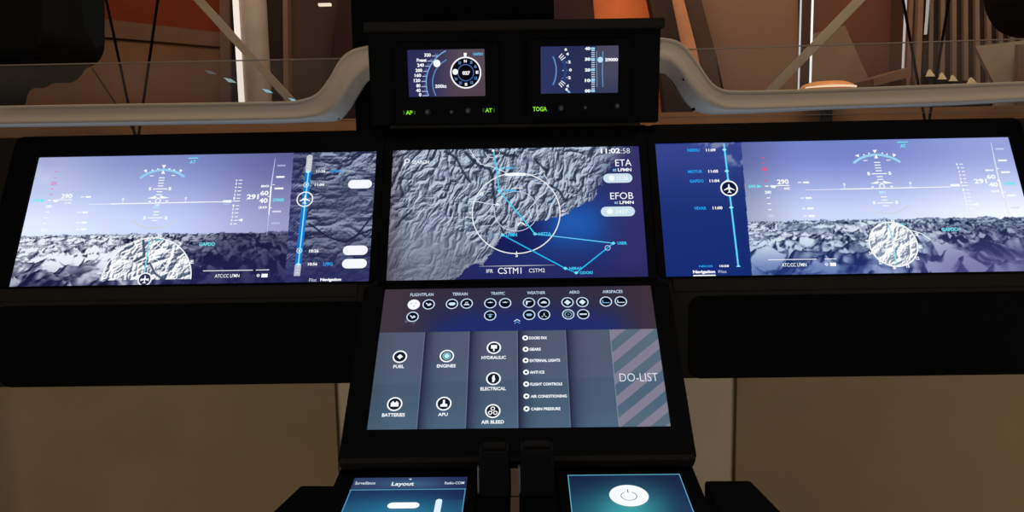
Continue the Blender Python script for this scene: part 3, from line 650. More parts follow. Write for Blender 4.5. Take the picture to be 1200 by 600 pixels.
MB().slab(LOW, WRECT[0]-.002, WRECT[1]+.002, WRECT[2]-.002, WRECT[3]+.002, -.011, -.0004).build('back_plate', BLACK, dt)
MB().slab(LOW, ou[0]+.002, ou[1]-.002, ou[2]-.003, ou[2]+.004, -.016, .0045).build('bottom_lip', CHAR, dt)
st_ = screen(LOW, WRECT, 440, 250, touch_paint, dt)
RC = (205, 228, 248)
for tx, x0, x1, y0, y1 in (('FLIGHTPLAN', 481, 508, 343.8, 347.4), ('TERRAIN', 530.3, 548, 343.1, 346.6), ('TRAFFIC', 575.4, 591.6, 342.4, 345.9), ('WEATHER', 617.7, 639, 341.7, 345.1), ('AERO', 667, 679, 341, 344.4), ('AIRSPACES', 706, 729.6, 340.3, 343.8)):
    G(LOW).text(tx, x0, x1, y0, y1, (200, 222, 245), .012).build('menu_heading', st_)
def small_icon(x, y, polys, fill=(8, 12, 26), ring=RC, gc=(215, 235, 250), r=6.6):
    g = G(LOW); g.disc(x, y, r, fill); g.arc(x, y, r, 1.25, ring); g.glyph(x, y, r*.8, polys, gc); g.build('menu_icon', st_)
flg = [[(-.7, .5), (.0, .1), (-.4, -.1)], [(-.1, -.5), (.7, -.1), (.3, .4), (.1, .1), (-.3, -.2)]]
mnt = [[(-.7, -.45), (.7, -.45), (.3, .0), (0, -.1), (-.3, .05)], [(-.4, .4), (.4, .4), (.2, .2), (-.2, .2)]]
pln = [[(-.8, .25), (-.1, .3), (0, .6), (.1, .3), (.8, .25), (.1, .05), (-.1, .05)]]
g = G(LOW); g.disc(485, 357.2, 7.2, W); g.arc(485, 357.2, 6.8, .7, W)
for dx, dy in ((-3, -1), (2.6, -1.6), (0.2, 2)): g.dash(485+dx, 357.2+dy, 1.2, 1, (120, 140, 160))
g.build('menu_icon', st_, 'solid white round menu icon')
small_icon(502.4, 357, flg); small_icon(483.6, 371.5, flg)
small_icon(529.7, 356.5, [[(-.8, 0), (-.4, .4), (.5, .4), (.85, .05), (.4, -.45), (-.4, -.4)]]); small_icon(547, 356, mnt)
small_icon(574.6, 355.7, pln); small_icon(592, 355.5, pln); small_icon(574.4, 370, pln+[[(-.35, -.3), (0, .0), (.35, -.3), (0, -.6)]], gc=(150, 200, 240))
small_icon(619.9, 355, [[(-.7, .5), (.7, .35), (-.3, .1), (-.4, -.6), (-.7, -.6)]]); small_icon(637.2, 354.7, [[(-.7, -.25), (.7, -.25), (.6, .1), (.2, .35), (-.2, .3), (-.6, .05)]])
small_icon(620.1, 369.3, [[(-.7, .05), (-.4, .35), (.4, .35), (.7, .05), (.4, -.3), (-.4, -.3)]], gc=(140, 190, 225)); small_icon(637.6, 369, [[(-.7, -.6), (-.2, -.3), (0, .6), (.2, -.3), (.7, -.6), (.3, -.6), (0, .0), (-.3, -.6)]])
dia = [[(-.75, 0), (0, .75), (.75, 0), (0, -.75)]]
small_icon(665, 354.6, dia); small_icon(682.4, 354.3, dia)
g = G(LOW); g.disc(665.9, 368.7, 6.6, (8, 12, 26)); g.arc(665.9, 368.7, 6.6, 1.25, RC); g.arc(665.9, 368.7, 4.3, 1.3, (130, 170, 205), 0, 360, 6); g.disc(665.9, 368.7, 1.3, (90, 120, 150)); g.build('menu_icon', st_)
small_icon(683.5, 368.5, [[(-.8, .18), (.8, .18), (.8, -.18), (-.8, -.18)]])
lsh = [[(-.8, .4), (-.6, .4), (-.6, -.2), (.8, -.2), (.8, -.4), (-.8, -.4)]]
small_icon(710, 353.7, lsh, gc=(120, 180, 230)); small_icon(727.5, 353.4, lsh)
g = G(LOW); g.line([(602.6, 377), (606, 374.6), (609.6, 376.8)], 1.1, (215, 235, 250)); g.line([(602.8, 379.6), (606, 377.2), (609.4, 379.4)], 1.0, (90, 170, 235)); g.build('scroll_arrow', st_)
def big_icon(x, y, r, polys, tx, x0, x1, y0, y1, extra=None):
    g = G(LOW); g.disc(x, y, r, (20, 28, 46)); g.arc(x, y, r, 1.7, W); g.glyph(x, y, r*.8, polys)
    if extra: extra(g, x, y)
    g.text(tx, x0, x1, y0, y1, W, .03); g.build('system_icon', st_)
big_icon(468.7, 418.3, 7.6, [[(-.55, 0), (0, .55), (.6, 0), (0, -.55)]], 'FUEL', 461, 473.6, 428, 431.7)
big_icon(462.6, 473.8, 8.2, [[(-.7, -.5), (.7, -.5), (.7, .3), (.5, .3), (.45, .55), (.2, .55), (.15, .3), (-.15, .3), (-.2, .55), (-.45, .55), (-.5, .3), (-.7, .3)]], 'BATTERIES', 447.8, 474.5, 484.5, 488.6)
big_icon(523.7, 417.5, 7.6, [], 'ENGINES', 512, 534, 427.2, 431, lambda g, x, y: (g.arc(x, y, 4.6, 1.0, (150, 215, 230)), g.disc(x, y, 3.2, (190, 238, 245))))
big_icon(520.2, 473.3, 8.2, [[(-.6, -.6), (.65, -.6), (.6, -.1), (.2, .0), (-.2, .0), (-.6, -.2)], [(-.18, .75), (.18, .75), (.2, -.1), (-.2, -.1)]], 'APU', 513.4, 524.8, 484.1, 487.9)
big_icon(578.8, 407.8, 7.6, [[(-.55, .6), (.6, .6), (.6, -.2), (-.55, -.2)], [(-.15, -.2), (.15, -.2), (.15, -.75), (-.15, -.75)]], 'HYDRAULIC', 564.3, 592.8, 417.4, 421.2)
big_icon(578.3, 444, 7.8, [[(-.1, .7), (.25, .7), (.2, .35), (.35, -.1), (.1, -.75), (-.25, -.75), (-.2, -.3), (-.3, .1)]], 'ELECTRICAL', 563, 592.8, 453.8, 457.8)
big_icon(577.5, 482, 8.2, [], 'AIR BLEED', 564, 590.7, 492.8, 496.8, lambda g, x, y: [g.arc(x+dx, y+dy, 2.1, 1.1, W, n=20) for dx, dy in ((0, -2.9), (-3, 2.0), (3, 2.0))])
for x, y, x0, x1, tx in ((615.6, 396.3, 620, 641, 'DOORS PAX'), (616, 409.6, 620.4, 633.8, 'GEARS'), (616, 422.7, 620.8, 656.3, 'EXTERNAL LIGHTS'), (616.5, 436.5, 621, 638, 'ANTI ICE'), (616.7, 450.4, 621.5, 658.8, 'FLIGHT CONTROLS'), (616.9, 464.6, 621.9, 664.2, 'AIR CONDITIONING'), (617, 479.4, 622.3, 656.7, 'CABIN PRESSURE')):
    g = G(LOW); g.disc(x, y, 3.5, W); g.disc(x, y, 1.4, (14, 18, 40)); g.text(tx, x0, x1, y-1.7, y+1.7, W, .035); g.build('list_entry', st_)
G(LOW).text('DO-LIST', 726, 771, 437.6, 447.2, (226, 232, 242), -.008).build('list_title', st_)

# ------------------------------------------------------------------ standby instrument box above the panel
box = thing('instrument_box', 'black overhanging box above the center map display', 'instrument box', STB.w(0, STB.uv(602, 150)[1]))
ul, ur = STB.uv(431, 60)[0], STB.uv(774, 60)[0]; v_t, v_b = STB.uv(602, 33)[1], STB.uv(602, 146)[1]
bevel(MB().slab(STB, ul, ur, v_b, v_t, -.14, 0.0).build('housing', BLACK, box), .004)
bevel(MB().slab(STB, ul-.004, ur+.004, v_t-.004, STB.uv(602, 24)[1], -.145, .012).build('top_cover', CHAR, box), .003)
MB().slab(STB, ul+.03, ur-.03, v_b-.004, v_b+.001, -.10, .003).build('bottom_edge', CHAR, box)
def sb_left(px, py, U, V):
    i = mix(np.broadcast_to(C3(38, 40, 84), px.shape+(3,)), np.broadcast_to(C3(84, 70, 82), px.shape+(3,)), sstep(.15, .75, U))
    return mix(i, np.broadcast_to(C3(70, 52, 62), px.shape+(3,)), .5*sstep(.4, 1, V)*sstep(.3, .8, U))
def sb_right(px, py, U, V):
    i = mix(np.broadcast_to(C3(42, 48, 96), px.shape+(3,)), np.broadcast_to(C3(34, 42, 80), px.shape+(3,)), sstep(0, .5, U))
    return mix(i, np.broadcast_to(C3(74, 72, 92), px.shape+(3,)), sstep(.66, .74, U)*(.9-.4*sstep(.5, 1, V)))
def standby(label, corners, out, paint):
    q = [STB.uv(*p) for p in corners]
    rect = ((q[0][0]+q[3][0])/2, (q[1][0]+q[2][0])/2, (q[2][1]+q[3][1])/2, (q[0][1]+q[1][1])/2)
    o = [STB.uv(*p) for p in out]
    t = thing('standby_instrument', label, 'instrument', STB.w((rect[0]+rect[1])/2, o[1][1], .001), 'small standby instruments in the box')
    MB().ring_slab(STB, (o[0][0], o[1][0], o[1][1], o[0][1]), rect, 0.0005, .0085, r=.003).build('bezel', BLACK2, t)
    fr = Frame(STB.w(0, 0, .002), -5.0, 0, -0.35); fr.u, fr.v, fr.n = STB.u, STB.v, STB.n
    return t, screen(fr, rect, 120, 76, paint, t), fr
LEDG = (140, 235, 40)
def led(t, tx, x0, x1, y0, y1, side=True):
    g = G(STB, 13); g.text(tx, x0, x1, y0, y1, LEDG, .02)
    if side:
        for x in (x0-2.2, x1+2.2): g.rect(x-.9, y0+.2, x+.9, y1-.2, (44, 78, 20))
    g.build('indicator_light', t, 'lit green letters')
def knob(t, x, y, r=3.6):
    c = STB.uv(x, y); k = STB.sc(x, y)[0]*r; n = 20; vs = []; fs = []
    prof = [(1.0, .0085), (1.0, .010), (.82, .0125), (.7, .016), (.55, .0175)]
    for rr, h in prof: vs += [STB.w(c[0]+math.cos(2*math.pi*i/n)*k*rr, c[1]+math.sin(2*math.pi*i/n)*k*rr, h) for i in range(n)]
    for j in range(len(prof)-1): fs += [[j*n+i, j*n+(i+1) % n, (j+1)*n+(i+1) % n, (j+1)*n+i] for i in range(n)]
    fs += [[(len(prof)-1)*n+i for i in range(n)], list(range(n))[::-1]]
    MB().add(vs, fs).build('knob', mat('grey_knob', (44, 42, 40), .5, .4), t)
t1, s1, f1 = standby('left small instrument with airspeed arc and round compass', ((477, 59.6), (567, 56.6), (570, 111.8), (480, 114.4)), ((462, 51), (585, 144)), sb_left)
LB = (120, 170, 225)
g = G(f1)
g.arc3((522.5, 59.6), (500, 90.7), (502.4, 112.4), 1.3, LB); g.arc3((523.5, 70), (507.3, 92.5), (511, 112.2), 1.2, (90, 140, 205)); g.disc(512, 74.3, 4.2)
for tx, x0, x1, y, xe in (('320', 497.3, 505, 64.5, 514), ('Preset', 488.4, 500, 70.5, 508), ('240', 489, 497, 76.4, 504.5), ('200', 487, 495, 82.5, 502), ('160', 486, 493.6, 88.3, 501), ('120', 485, 492.7, 94.3, 500.6), ('80', 488, 492.7, 100.4, 501), ('40', 487.7, 493, 106, 501.6), ('0', 491, 494, 111, 502.4)):
    g.text(tx, x0, x1, y-2, y+2, W, .04); g.rect(x1+1.2, y+.5, xe-.8, y+1.7, (165, 175, 210)); g.rect((x1+xe)/2, y-1.6, xe-.8, y-.6, (90, 110, 170))
g.text('200kt', 510, 523.4, 99, 103, W, .03); g.build('airspeed_arc', s1)
g = G(f1)
g.disc(545.8, 85.2, 17.4, (6, 7, 12), 48); g.arc(545.8, 85.2, 17.4, 1.6, W, 0, 360, 56); g.arc(545.8, 85.2, 9.3, 1.0, (70, 105, 175)); g.text('027', 542, 551, 83.4, 87.8, W, .05); g.disc(533.6, 84.2, 3.3)
for i, tx in enumerate(('3', '6', 'E', '12', '15', 'S', '21', '24', 'W', '', '33', 'N')):
    a = math.radians(62-30*i); x, y = 545.8+13.4*math.cos(a), 85.2-13.4*math.sin(a)*1.02
    if tx: g.text(tx, x-1.6, x+1.6, y-1.7, y+1.7, W if tx in 'NESW' else (90, 135, 200), .05)
g.poly([(543.4, 62), (547, 62), (546.6, 68), (544, 68)]); g.text('GAPDO', 554.5, 566, 61.8, 65, (90, 200, 235), .03)
g.build('compass_rose', s1)
led(t1, 'AP', 476.5, 484.5, 129.4, 134.2); led(t1, 'AT', 569, 577, 126.8, 131.4)
knob(t1, 502, 131); knob(t1, 530, 131, 2.6); knob(t1, 549, 129.5)
t2, s2, f2 = standby('right small instrument with level arc and altitude tape', ((633, 55.7), (724.6, 52.6), (724, 108), (634, 110.4)), ((617, 47), (738, 139.5)), sb_right)
g = G(f2)
g.arc3((648, 66.3), (651.8, 82), (648, 99.5), 1.5, (95, 145, 205))
for y in (73.3, 82.5, 90.8): g.line([(659, y+(y-82.5)*.1), (664.6, y)], .9, (220, 225, 235))
g.arc3((660, 68), (662.4, 82.5), (660, 97), 4, (44, 62, 120))
for k in (36, 42, 48):
    for q in (1, -1):
        e = (math.cos(math.radians(k)), -q*math.sin(math.radians(k))); g.line([(641+20.5*e[0], 82.6+20.5*e[1]), (641+26.5*e[0], 82.6+26.5*e[1])], .9)
g.poly([(662, 103.5), (667, 106.4), (669, 108.6), (666, 108.8)], (130, 185, 235))
for tx, x, y in (('6', 663, 58), ('4', 664.9, 63.3), ('2', 667.2, 72.6), ('0', 668.4, 82), ('2', 667.2, 91), ('4', 665, 100.6), ('6', 664, 104.6)): g.text(tx, x-1.6, x+1.6, y-1.7, y+1.7, W, .05)
g.build('level_arc', s2)
g = G(f2)
for k in range(22): g.rect(693, 57+k*2.35-.45, 697, 57+k*2.35+.45, (215, 225, 238))
for tx, y in (('40', 57), ('30', 69.4), ('20', 82), ('10', 94.3), ('00', 106.5)):
    g.text(tx, 685.3, 691.7, y-1.9, y+1.9, W, .05); g.rect(692.4, y-1.4, 697, y+1.4, (150, 210, 240))
g.line([(699, 60), (699.2, 82), (699.6, 102)], .9, (90, 150, 205)); g.line([(706.4, 60), (705.7, 82), (706.4, 102)], 1.1, (90, 150, 205)); g.disc(703.3, 70, 3.2, (185, 225, 250)); g.text('29000', 709, 724, 68, 72, W, .05)
g.build('altitude_tape', s2)
led(t2, 'TOGA', 624.4, 640.6, 125, 130.2, False); knob(t2, 657, 126.5); knob(t2, 685, 126, 2.6); knob(t2, 722, 124)

# ------------------------------------------------------------------ pedestals, tablets, posts
def tabpoly(pts, drop=0.0):
    fr = Frame(TAB.w(0, 0, -drop), 82.8); return [fr.w(*fr.uv(*p)) for p in pts]
LQ = [TAB.uv(*p) for p in ((415.6, 561), (549, 558.4), (542, 600), (400, 600))]; RQ = [TAB.uv(*p) for p in ((664.4, 555), (797, 558), (813.6, 600), (669.6, 600))]
lrect = ((LQ[0][0]+LQ[3][0])/2, (LQ[1][0]+LQ[2][0])/2, (LQ[0][1]+LQ[1][1])/2-.26, (LQ[0][1]+LQ[1][1])/2)
rrect_ = ((RQ[0][0]+RQ[3][0])/2, (RQ[1][0]+RQ[2][0])/2, (RQ[0][1]+RQ[1][1])/2-.26, (RQ[0][1]+RQ[1][1])/2)
vtop = TAB.uv(608, 543)[1]; vnear = lrect[2]-.03
for sgn, x0, x1, lab, gap in ((-1, TAB.uv(399, 545)[0], TAB.uv(597.5, 575)[0], 'left black pedestal under the tablet reading Layout', 0), (1, TAB.uv(608.5, 575)[0], TAB.uv(812, 543)[0], 'right black pedestal under the tablet with the power button', 0)):
    p = [TAB.w(x0, vnear, -.004), TAB.w(x1, vnear, -.004), TAB.w(x1, vtop, -.004), TAB.w(x0, vtop, -.004)]
    t = thing('pedestal', lab, 'pedestal', ((x0+x1)/2, (p[0][1]+p[2][1])/2, 0), 'twin black pedestals')
    bevel(MB().prism(p, TAB.n*-.03).build('pedestal_top', BLACK, t), .003)
    zt = min(q[2] for q in p)-.026
    MB().box(x0+.012, x1-.004 if sgn < 0 else x1-.012, p[0][1]+.02, p[2][1]-.01, 0.0, zt).build('pedestal_column', BLACK, t)
    w = [(388, 568.5), (352, 568), (318, 600), (250, 664), (388, 664)] if sgn < 0 else [(822, 562.5), (880, 562.2), (917, 600), (985, 668), (822, 668)]
    wp = tabpoly(w, .012); xin = (x0+.004) if sgn < 0 else (x1-.004)
    wp[0] = np.array([xin, wp[0][1], wp[0][2]]); wp[-1] = np.array([xin, wp[-1][1], wp[-1][2]])
    bevel(MB().prism(wp, (0, 0, -.06)).build('armrest_ledge', BLACK, t), .004)
def tab_left(px, py, U, V):
    i = mix(np.broadcast_to(C3(24, 44, 82), px.shape+(3,)), np.broadcast_to(C3(28, 74, 108), px.shape+(3,)), sstep(573, 600, py))
    i = mix(i, np.broadcast_to(C3(40, 130, 165), px.shape+(3,)), .75*np.exp(-((px-470)/60)**2-((py-604)/20)**2))
    i = mix(i, np.broadcast_to(C3(50, 66, 104), px.shape+(3,)), .85*(py < 573.8)); i = mix(i, np.broadcast_to(C3(24, 32, 74), px.shape+(3,)), .6*sstep(500, 548, px)*(py < 585))
    return mix(i, np.broadcast_to(C3(62, 120, 150), px.shape+(3,)), .6*(py < 573)*np.exp(-((px-478)/34)**2-((py-567)/4)**2))
def tab_right(px, py, U, V):
    i = mix(np.broadcast_to(C3(20, 34, 64), px.shape+(3,)), np.broadcast_to(C3(26, 70, 96), px.shape+(3,)), sstep(556, 600, py))
    i = mix(i, np.broadcast_to(C3(58, 158, 166), px.shape+(3,)), .8*np.exp(-((px-735)/42)**2-((py-603)/20)**2)+.35*np.exp(-((px-737)/40)**2-((py-583)/22)**2))
    return mix(i, np.broadcast_to(C3(24, 34, 70), px.shape+(3,)), .5*sstep(770, 810, px))
def tablet(label, rect, paint):
    t = thing('control_tablet', label, 'tablet', TAB.w((rect[0]+rect[1])/2, (rect[2]+rect[3])/2, -.004), 'tablets on the pedestals')
    MB().ring_slab(TAB, (rect[0]-.012, rect[1]+.012, rect[2]-.012, rect[3]+.010), rect, -.0035, .0015, r=.006).build('bezel', BLACK2, t)
    MB().slab(TAB, rect[0]-.001, rect[1]+.001, rect[2]-.001, rect[3]+.001, -.0035, -.0006).build('back_plate', BLACK, t)
    return t, screen(TAB, rect, 150, 280, paint, t)
a1, b1 = tablet('left tablet reading Layout on the left pedestal', lrect, tab_left)
G(TAB).text('Surveillance', 416.4, 440, 565, 568.4, (225, 235, 245), .01).build('tab_legend', b1); G(TAB).text('Radio-COM', 521.4, 544, 565, 568, (225, 235, 245), .01).build('tab_legend', b1); g = G(TAB); g.text('Layout', 459, 485, 565.4, 571, W, .02); g.poly([(479, 561.6), (483, 561.6), (481, 563.2)], (200, 230, 240)); g.build('tab_legend', b1)
LC = (84, 160, 190)
g = G(TAB); a = lrect; vl = TAB.uv(478, 574.2)[1]
g.uvpoly(rrect(a[0], a[1], vl-.0008, vl+.0008), LC); g.uvpoly(rrect(a[0]+.0006, a[0]+.0016, a[2], vl), LC); g.uvpoly(rrect(a[1]-.0016, a[1]-.0006, a[2], vl), LC); g.build('frame_line', b1)
g = G(TAB, 2); g.rect(454, 590, 491.5, 597, W, 1.0); g.build('soft_button', b1)
g = G(TAB, 2); c0 = TAB.uv(515, 586); c1 = TAB.uv(509, 612); g.uvpoly(rrect(c0[0]-.0038, c0[0]+.0038, c1[1], c0[1], .0038), (222, 240, 250)); g.build('soft_button', b1)
a2, b2 = tablet('right tablet with white round power button', rrect_, tab_right)
g = G(TAB); a = rrect_
for r4 in ((a[0], a[1], a[3]-.0018, a[3]-.0002), (a[0]+.0003, a[0]+.0013, a[2], a[3]), (a[1]-.0013, a[1]-.0003, a[2], a[3])): g.uvpoly(rrect(*r4), (96, 175, 200))
g.build('frame_line', b2)
g = G(TAB, 2); g.disc(737, 581.8, 23, W, 48); g.arc(737, 582.4, 9.2, .8, (24, 34, 44), 118, 422, 40)
o = TAB.uv(737, 582.4); k = TAB.sc(737, 582.4)[0]; g.uvpoly(rrect(o[0]-.5*k, o[0]+.5*k, o[1]+6.5*k, o[1]+14*k), (24, 34, 44)); g.build('power_button', b2, 'white round power button')

for lab, x0, x1, y0 in (('left short black post between the tablets', 562, 597, 525), ('right short black post between the tablets', 610, 649, 523)):
    D = Frame(TAB.w(0, TAB.uv(608, 575)[1], 0), 2.0)
    q0, q1 = D.uv(x0, 560), D.uv(x1, 560); vt_ = D.uv((x0+x1)/2, y0)[1]
    base_z = D.O[2]
    t = thing('mounting_post', lab, 'post', D.w((q0[0]+q1[0])/2, 0, -.01), 'short black posts between the tablets')
    vs = D.w(0, 0)
    bevel(MB().slab(D, q0[0], q1[0], -.004, vt_, -.02, .012, r=.004).build('post_body', mat('matte_black_post', (9, 9, 9), .5, .04), t), .002)
    MB().slab(D, q0[0]+.003, q1[0]-.003, vt_, vt_+.0025, -.016, .008, r=.003).build('post_cap', CHAR, t)
    MB().slab(D, q0[0]-.0025, q0[0], -.002, .03, -.006, .004).build('side_strip', mat('satin_metal_strip', (120, 125, 135), .35, .5, .6), t)  # bluish reflection down the post's left side, put in as a pale strip

# ================================================================== curved grab rails
def catmull(P, n=6):
    P = [np.array(p, float) for p in P]; out = []
    for i in range(len(P)-1):
        p0, p1, p2, p3 = P[max(i-1, 0)], P[i], P[i+1], P[min(i+2, len(P)-1)]
        for k in range(n):
            t = k/n; out.append(.5*((2*p1)+(-p0+p2)*t+(2*p0-5*p1+4*p2-p3)*t*t+(-p0+3*p1-3*p2+p3)*t**3))
    out.append(P[-1]); return out
RAIL = mat('warm_grey_padded_vinyl', (170, 155, 134), .65, .2, scale=220, var=.025)
def rail(label, UE, CR, LL, post_x, screws):
    UE, CR, LL = [catmull(q) for q in (UE, CR, LL)]
    t = thing('grab_rail', label, 'rail', (post_x, 1.45, 0), 'curved grey rails beside the instrument box')
    rows = []
    for a, b, c in zip(UE, CR, LL):
        A = atY(a[0], a[1], 1.47); B = atY(b[0], b[1], 1.425); Cc = atY(c[0], c[1], 1.455)
        m1 = atY(*(a*.94+b*.06), 1.455); B1 = B*.90+A*.10; B2 = B*.84+Cc*.16; Bm = B+(A-B)*.04+(Cc-B)*.05
        rows.append([A, m1, A*.86+B*.14, B*.78+A*.22, B1, Bm, B2, B*.70+Cc*.30, B*.1+Cc*.9, Cc, Cc+np.array([0, .045, .012]), A+np.array([0, .04, -.006])])
    n = len(rows[0]); vs = [p for r in rows for p in r]; fs = []
    for i in range(len(rows)-1): fs += [[i*n+k, i*n+(k+1) % n, (i+1)*n+(k+1) % n, (i+1)*n+k] for k in range(n)]
    fs += [list(range(n))[::-1], [(len(rows)-1)*n+k for k in range(n)]]
    o = MB().add(vs, fs).build('rail_pad', RAIL, t, smooth=True)
    for x, y, Y in screws:
        p = atY(x, y, Y); MB().tube([p+np.array([0, .012, 0]), p-np.array([0, .0015, 0])], .0026, 12).build('screw', SOOT, t)
    MB().box(post_x-.02, post_x+.02, 1.45, 1.49, 0, atY(UE[0][0], (UE[0][1]+CR[0][1])/2, 1.47)[2]).build('rail_post', CHAR, t)
    return t
rail('left grey padded rail curving up to the instrument box',
     [(-270, 128.5), (-60, 125), (0, 124), (120, 122), (240, 120.3), (320, 119), (348, 117.5), (370, 110), (385, 92), (398, 70), (411, 59), (427, 54), (445, 52)],
     [(-270, 149.7), (-60, 146), (0, 145.5), (120, 143.5), (240, 141.5), (320, 140), (352, 138.5), (378, 133), (396, 117), (407, 97), (418, 83), (429, 76), (445, 72)],
     [(-270, 153.6), (-60, 150), (0, 149.5), (120, 148), (240, 146), (320, 145), (362, 143.5), (395, 142), (407, 132), (416, 118), (424, 105), (431, 96), (445, 88)], -1.36, [(396.5, 138.5, 1.452)])
rail('right grey padded rail curving up to the instrument box',
     [(1460, 87), (1260, 93.5), (1200, 95.3), (1100, 99), (980, 103.4), (900, 105.7), (862, 106), (846, 104), (833, 95), (818, 73), (806, 57), (793, 47.5), (775, 44), (755, 43)],
     [(1460, 107), (1260, 114), (1200, 116), (1100, 121), (980, 124.7), (900, 127.5), (864, 128), (846, 126), (828, 115.5), (811, 97), (798, 79), (787, 69.5), (775, 66), (755, 65)],
     [(1460, 110), (1260, 117), (1200, 119), (1100, 124.5), (980, 128.3), (900, 132.5), (866, 133.8), (828, 134), (810, 127), (797, 110), (790, 98), (783, 90), (775, 86), (755, 84)], 1.36, [(801.5, 93, 1.435), (813, 128, 1.452)])

# ================================================================== glass panels behind the rails
gm = bpy.data.materials.new('clear_hazy_glass'); gm.use_nodes = True; nt = gm.node_tree
for n_ in list(nt.nodes):
    if n_.type != 'OUTPUT_MATERIAL': nt.nodes.remove(n_)
outn = [n_ for n_ in nt.nodes if n_.type == 'OUTPUT_MATERIAL'][0]
tr = nt.nodes.new('ShaderNodeBsdfTransparent'); tr.inputs[0].default_value = (.97, .98, .97, 1)
df = nt.nodes.new('ShaderNodeBsdfDiffuse'); df.inputs[0].default_value = (.42, .38, .32, 1)
gl = nt.nodes.new('ShaderNodeBsdfGlossy'); gl.inputs['Roughness'].default_value = .02
m1 = nt.nodes.new('ShaderNodeMixShader'); m1.inputs[0].default_value = .085
m2 = nt.nodes.new('ShaderNodeMixShader'); m2.inputs[0].default_value = .03
nt.links.new(tr.outputs[0], m1.inputs[1]); nt.links.new(df.outputs[0], m1.inputs[2]); nt.links.new(m1.outputs[0], m2.inputs[1]); nt.links.new(gl.outputs[0], m2.inputs[2]); nt.links.new(m2.outputs[0], outn.inputs[0])
EDGE = mat('polished_glass_edge', (125, 112, 96), .3, .5, k=1.0)
ztop_body = pt[2]-.008
for lab, xa, ya, xb, yb in (('left clear glass panel behind the left rail', -90, 79, 428, 68.5), ('right clear glass panel behind the right rail', 772, 59.5, 1300, 43)):
    A, B = atY(xa, ya, 1.56), atY(xb, yb, 1.56)
    zb = 1.299
    t = thing('glass_panel', lab, 'glass', ((A[0]+B[0])/2, 1.56, zb), 'clear glass panels behind the rails')
    A0, B0 = A.copy(), B.copy(); A0[2] = zb; B0[2] = zb
    link_mesh('glass_sheet', [A0, B0, B, A], [[0, 1, 2, 3]], gm, t)
    MB().prism([A+np.array([0, -.003, 0]), B+np.array([0, -.003, 0]), B+np.array([0, .003, 0]), A+np.array([0, .003, 0])], (0, 0, .0018)).build('glass_edge', EDGE, t)
    L_, R_ = atY(xa, 143.5 if xa < 0 else 138.6, 1.56), atY(xb, 142.2 if xa < 0 else 130, 1.56)
    if xa > 0: R_ = atY(xb, 128.5, 1.56)
    MB().prism([L_+np.array([0, -.003, 0]), R_+np.array([0, -.003, 0]), R_+np.array([0, -.001, 0]), L_+np.array([0, -.001, 0])], (0, 0, .0014)).build('glass_seam', EDGE, t)

# ================================================================== the hall behind
KB = 1.0
def M(name, c, **k): return mat(name, c, k.pop('rough', .7), k.pop('spec', .15), k=KB, **k)
YB = 3.6
def struct(name, mb, m):
    o = mb.build(name, m); o['kind'] = 'structure'; return o
struct('floor', MB().box(-4, 4, -2.2, YB+.2, -.1, 0), M('dark_brown_floor', (95, 70, 50)))
struct('ceiling', MB().box(-4, 4, -2.2, YB+.2, 3.4, 3.5), mat('dark_ceiling', (30, 26, 24), .9, .05))
struct('wall_left', MB().box(-4.1, -4, -2.2, YB+.2, 0, 3.4), M('dark_side_wall', (60, 46, 38)))
struct('wall_right', MB().box(4, 4.1, -2.2, YB+.2, 0, 3.4), M('dark_side_wall', (60, 46, 38)))
struct('wall_rear', MB().box(-4, 4, -2.3, -2.2, 0, 3.4), M('dark_side_wall', (60, 46, 38)))
WB = M('brown_wall_cloth', (126, 86, 60), scale=3, var=.15)
struct('wall_back', MB().box(-4, 4, YB+.02, YB+.2, 0, 3.4), WB)
def ext(p, q, y):
    """point on the straight line p-q at another height"""
    return (p[0]+(q[0]-p[0])*(y-p[1])/(q[1]-p[1]), y)
def panel(name, pts, Y, m, label, cat, th=.03, group=None, parent=None, onwall=False):
    P = [atY(x, y, Y) for x, y in pts]
    c = np.mean(P, 0); base = np.array([c[0], Y, min(p[2] for p in P)])
    o = MB().prism(P, (0, YB+.02-Y if onwall else th, 0)).build(name, m, parent, loc=None if parent is not None else base)
    if parent is None: tag(o, label, cat, group)
    return o
LO = 330   # well behind the console
panel('wall_panel', [(100, -60), (259, -60), (258, 38), (119, 22)], YB+.012, M('burnt_orange_panel', (122, 50, 22)), 'burnt orange wall panel behind the two left cables', 'wall panel', .10, onwall=True)
panel('wall_panel', [(119, 22), (258, 38), (262, 55), (119, 43)], YB+.006, M('light_brown_band', (120, 84, 62)), 'light brown sloping band under the burnt orange panel', 'wall panel', .11, onwall=True)
panel('wall_panel', [(256, -60), (268, -60), (273, LO), (262, LO)], YB-.10, M('rose_brown_batten', (112, 82, 68)), 'narrow rose brown upright batten left of the bright tube', 'batten', .16, onwall=True)
panel('wall_panel', [(268.5, -60), (276, -60), (282, LO), (273, LO)], YB-.08, M('black_slot', (26, 20, 18)), 'narrow black upright strip beside the bright left tube', 'strip', .14, onwall=True)
panel('wall_panel', [(300, -60), (400, -60), (398, LO), (302, LO)], YB-.06, M('dark_umber_panel', (62, 46, 36)), 'dark umber panel right of the pale column', 'wall panel', .12, onwall=True)
panel('wall_panel', [(331, -60), (336, -60), (340, LO), (333.5, LO)], YB-.12, M('rose_brown_batten', (112, 82, 68)), 'thin rose brown batten on the dark umber panel', 'batten', .05, onwall=True)
panel('wall_panel', [(404, -60), (480, -60), (480, LO), (352, LO), (388, 60)], YB-.16, M('maroon_panel', (42, 20, 18)), 'dark maroon panel left of the instrument box', 'wall panel', .08, onwall=True)
zc = 3.4
def up_tube(name, px, Y, r, m, label, cat, group=None, z0=0.0, n=16):
    p = atY(px, 60, Y); o = MB().tube([(p[0], Y, z0), (p[0], Y, zc)], r, n).build(name, m, smooth=True, loc=(p[0], Y, z0))
    return tag(o, label, cat, group)
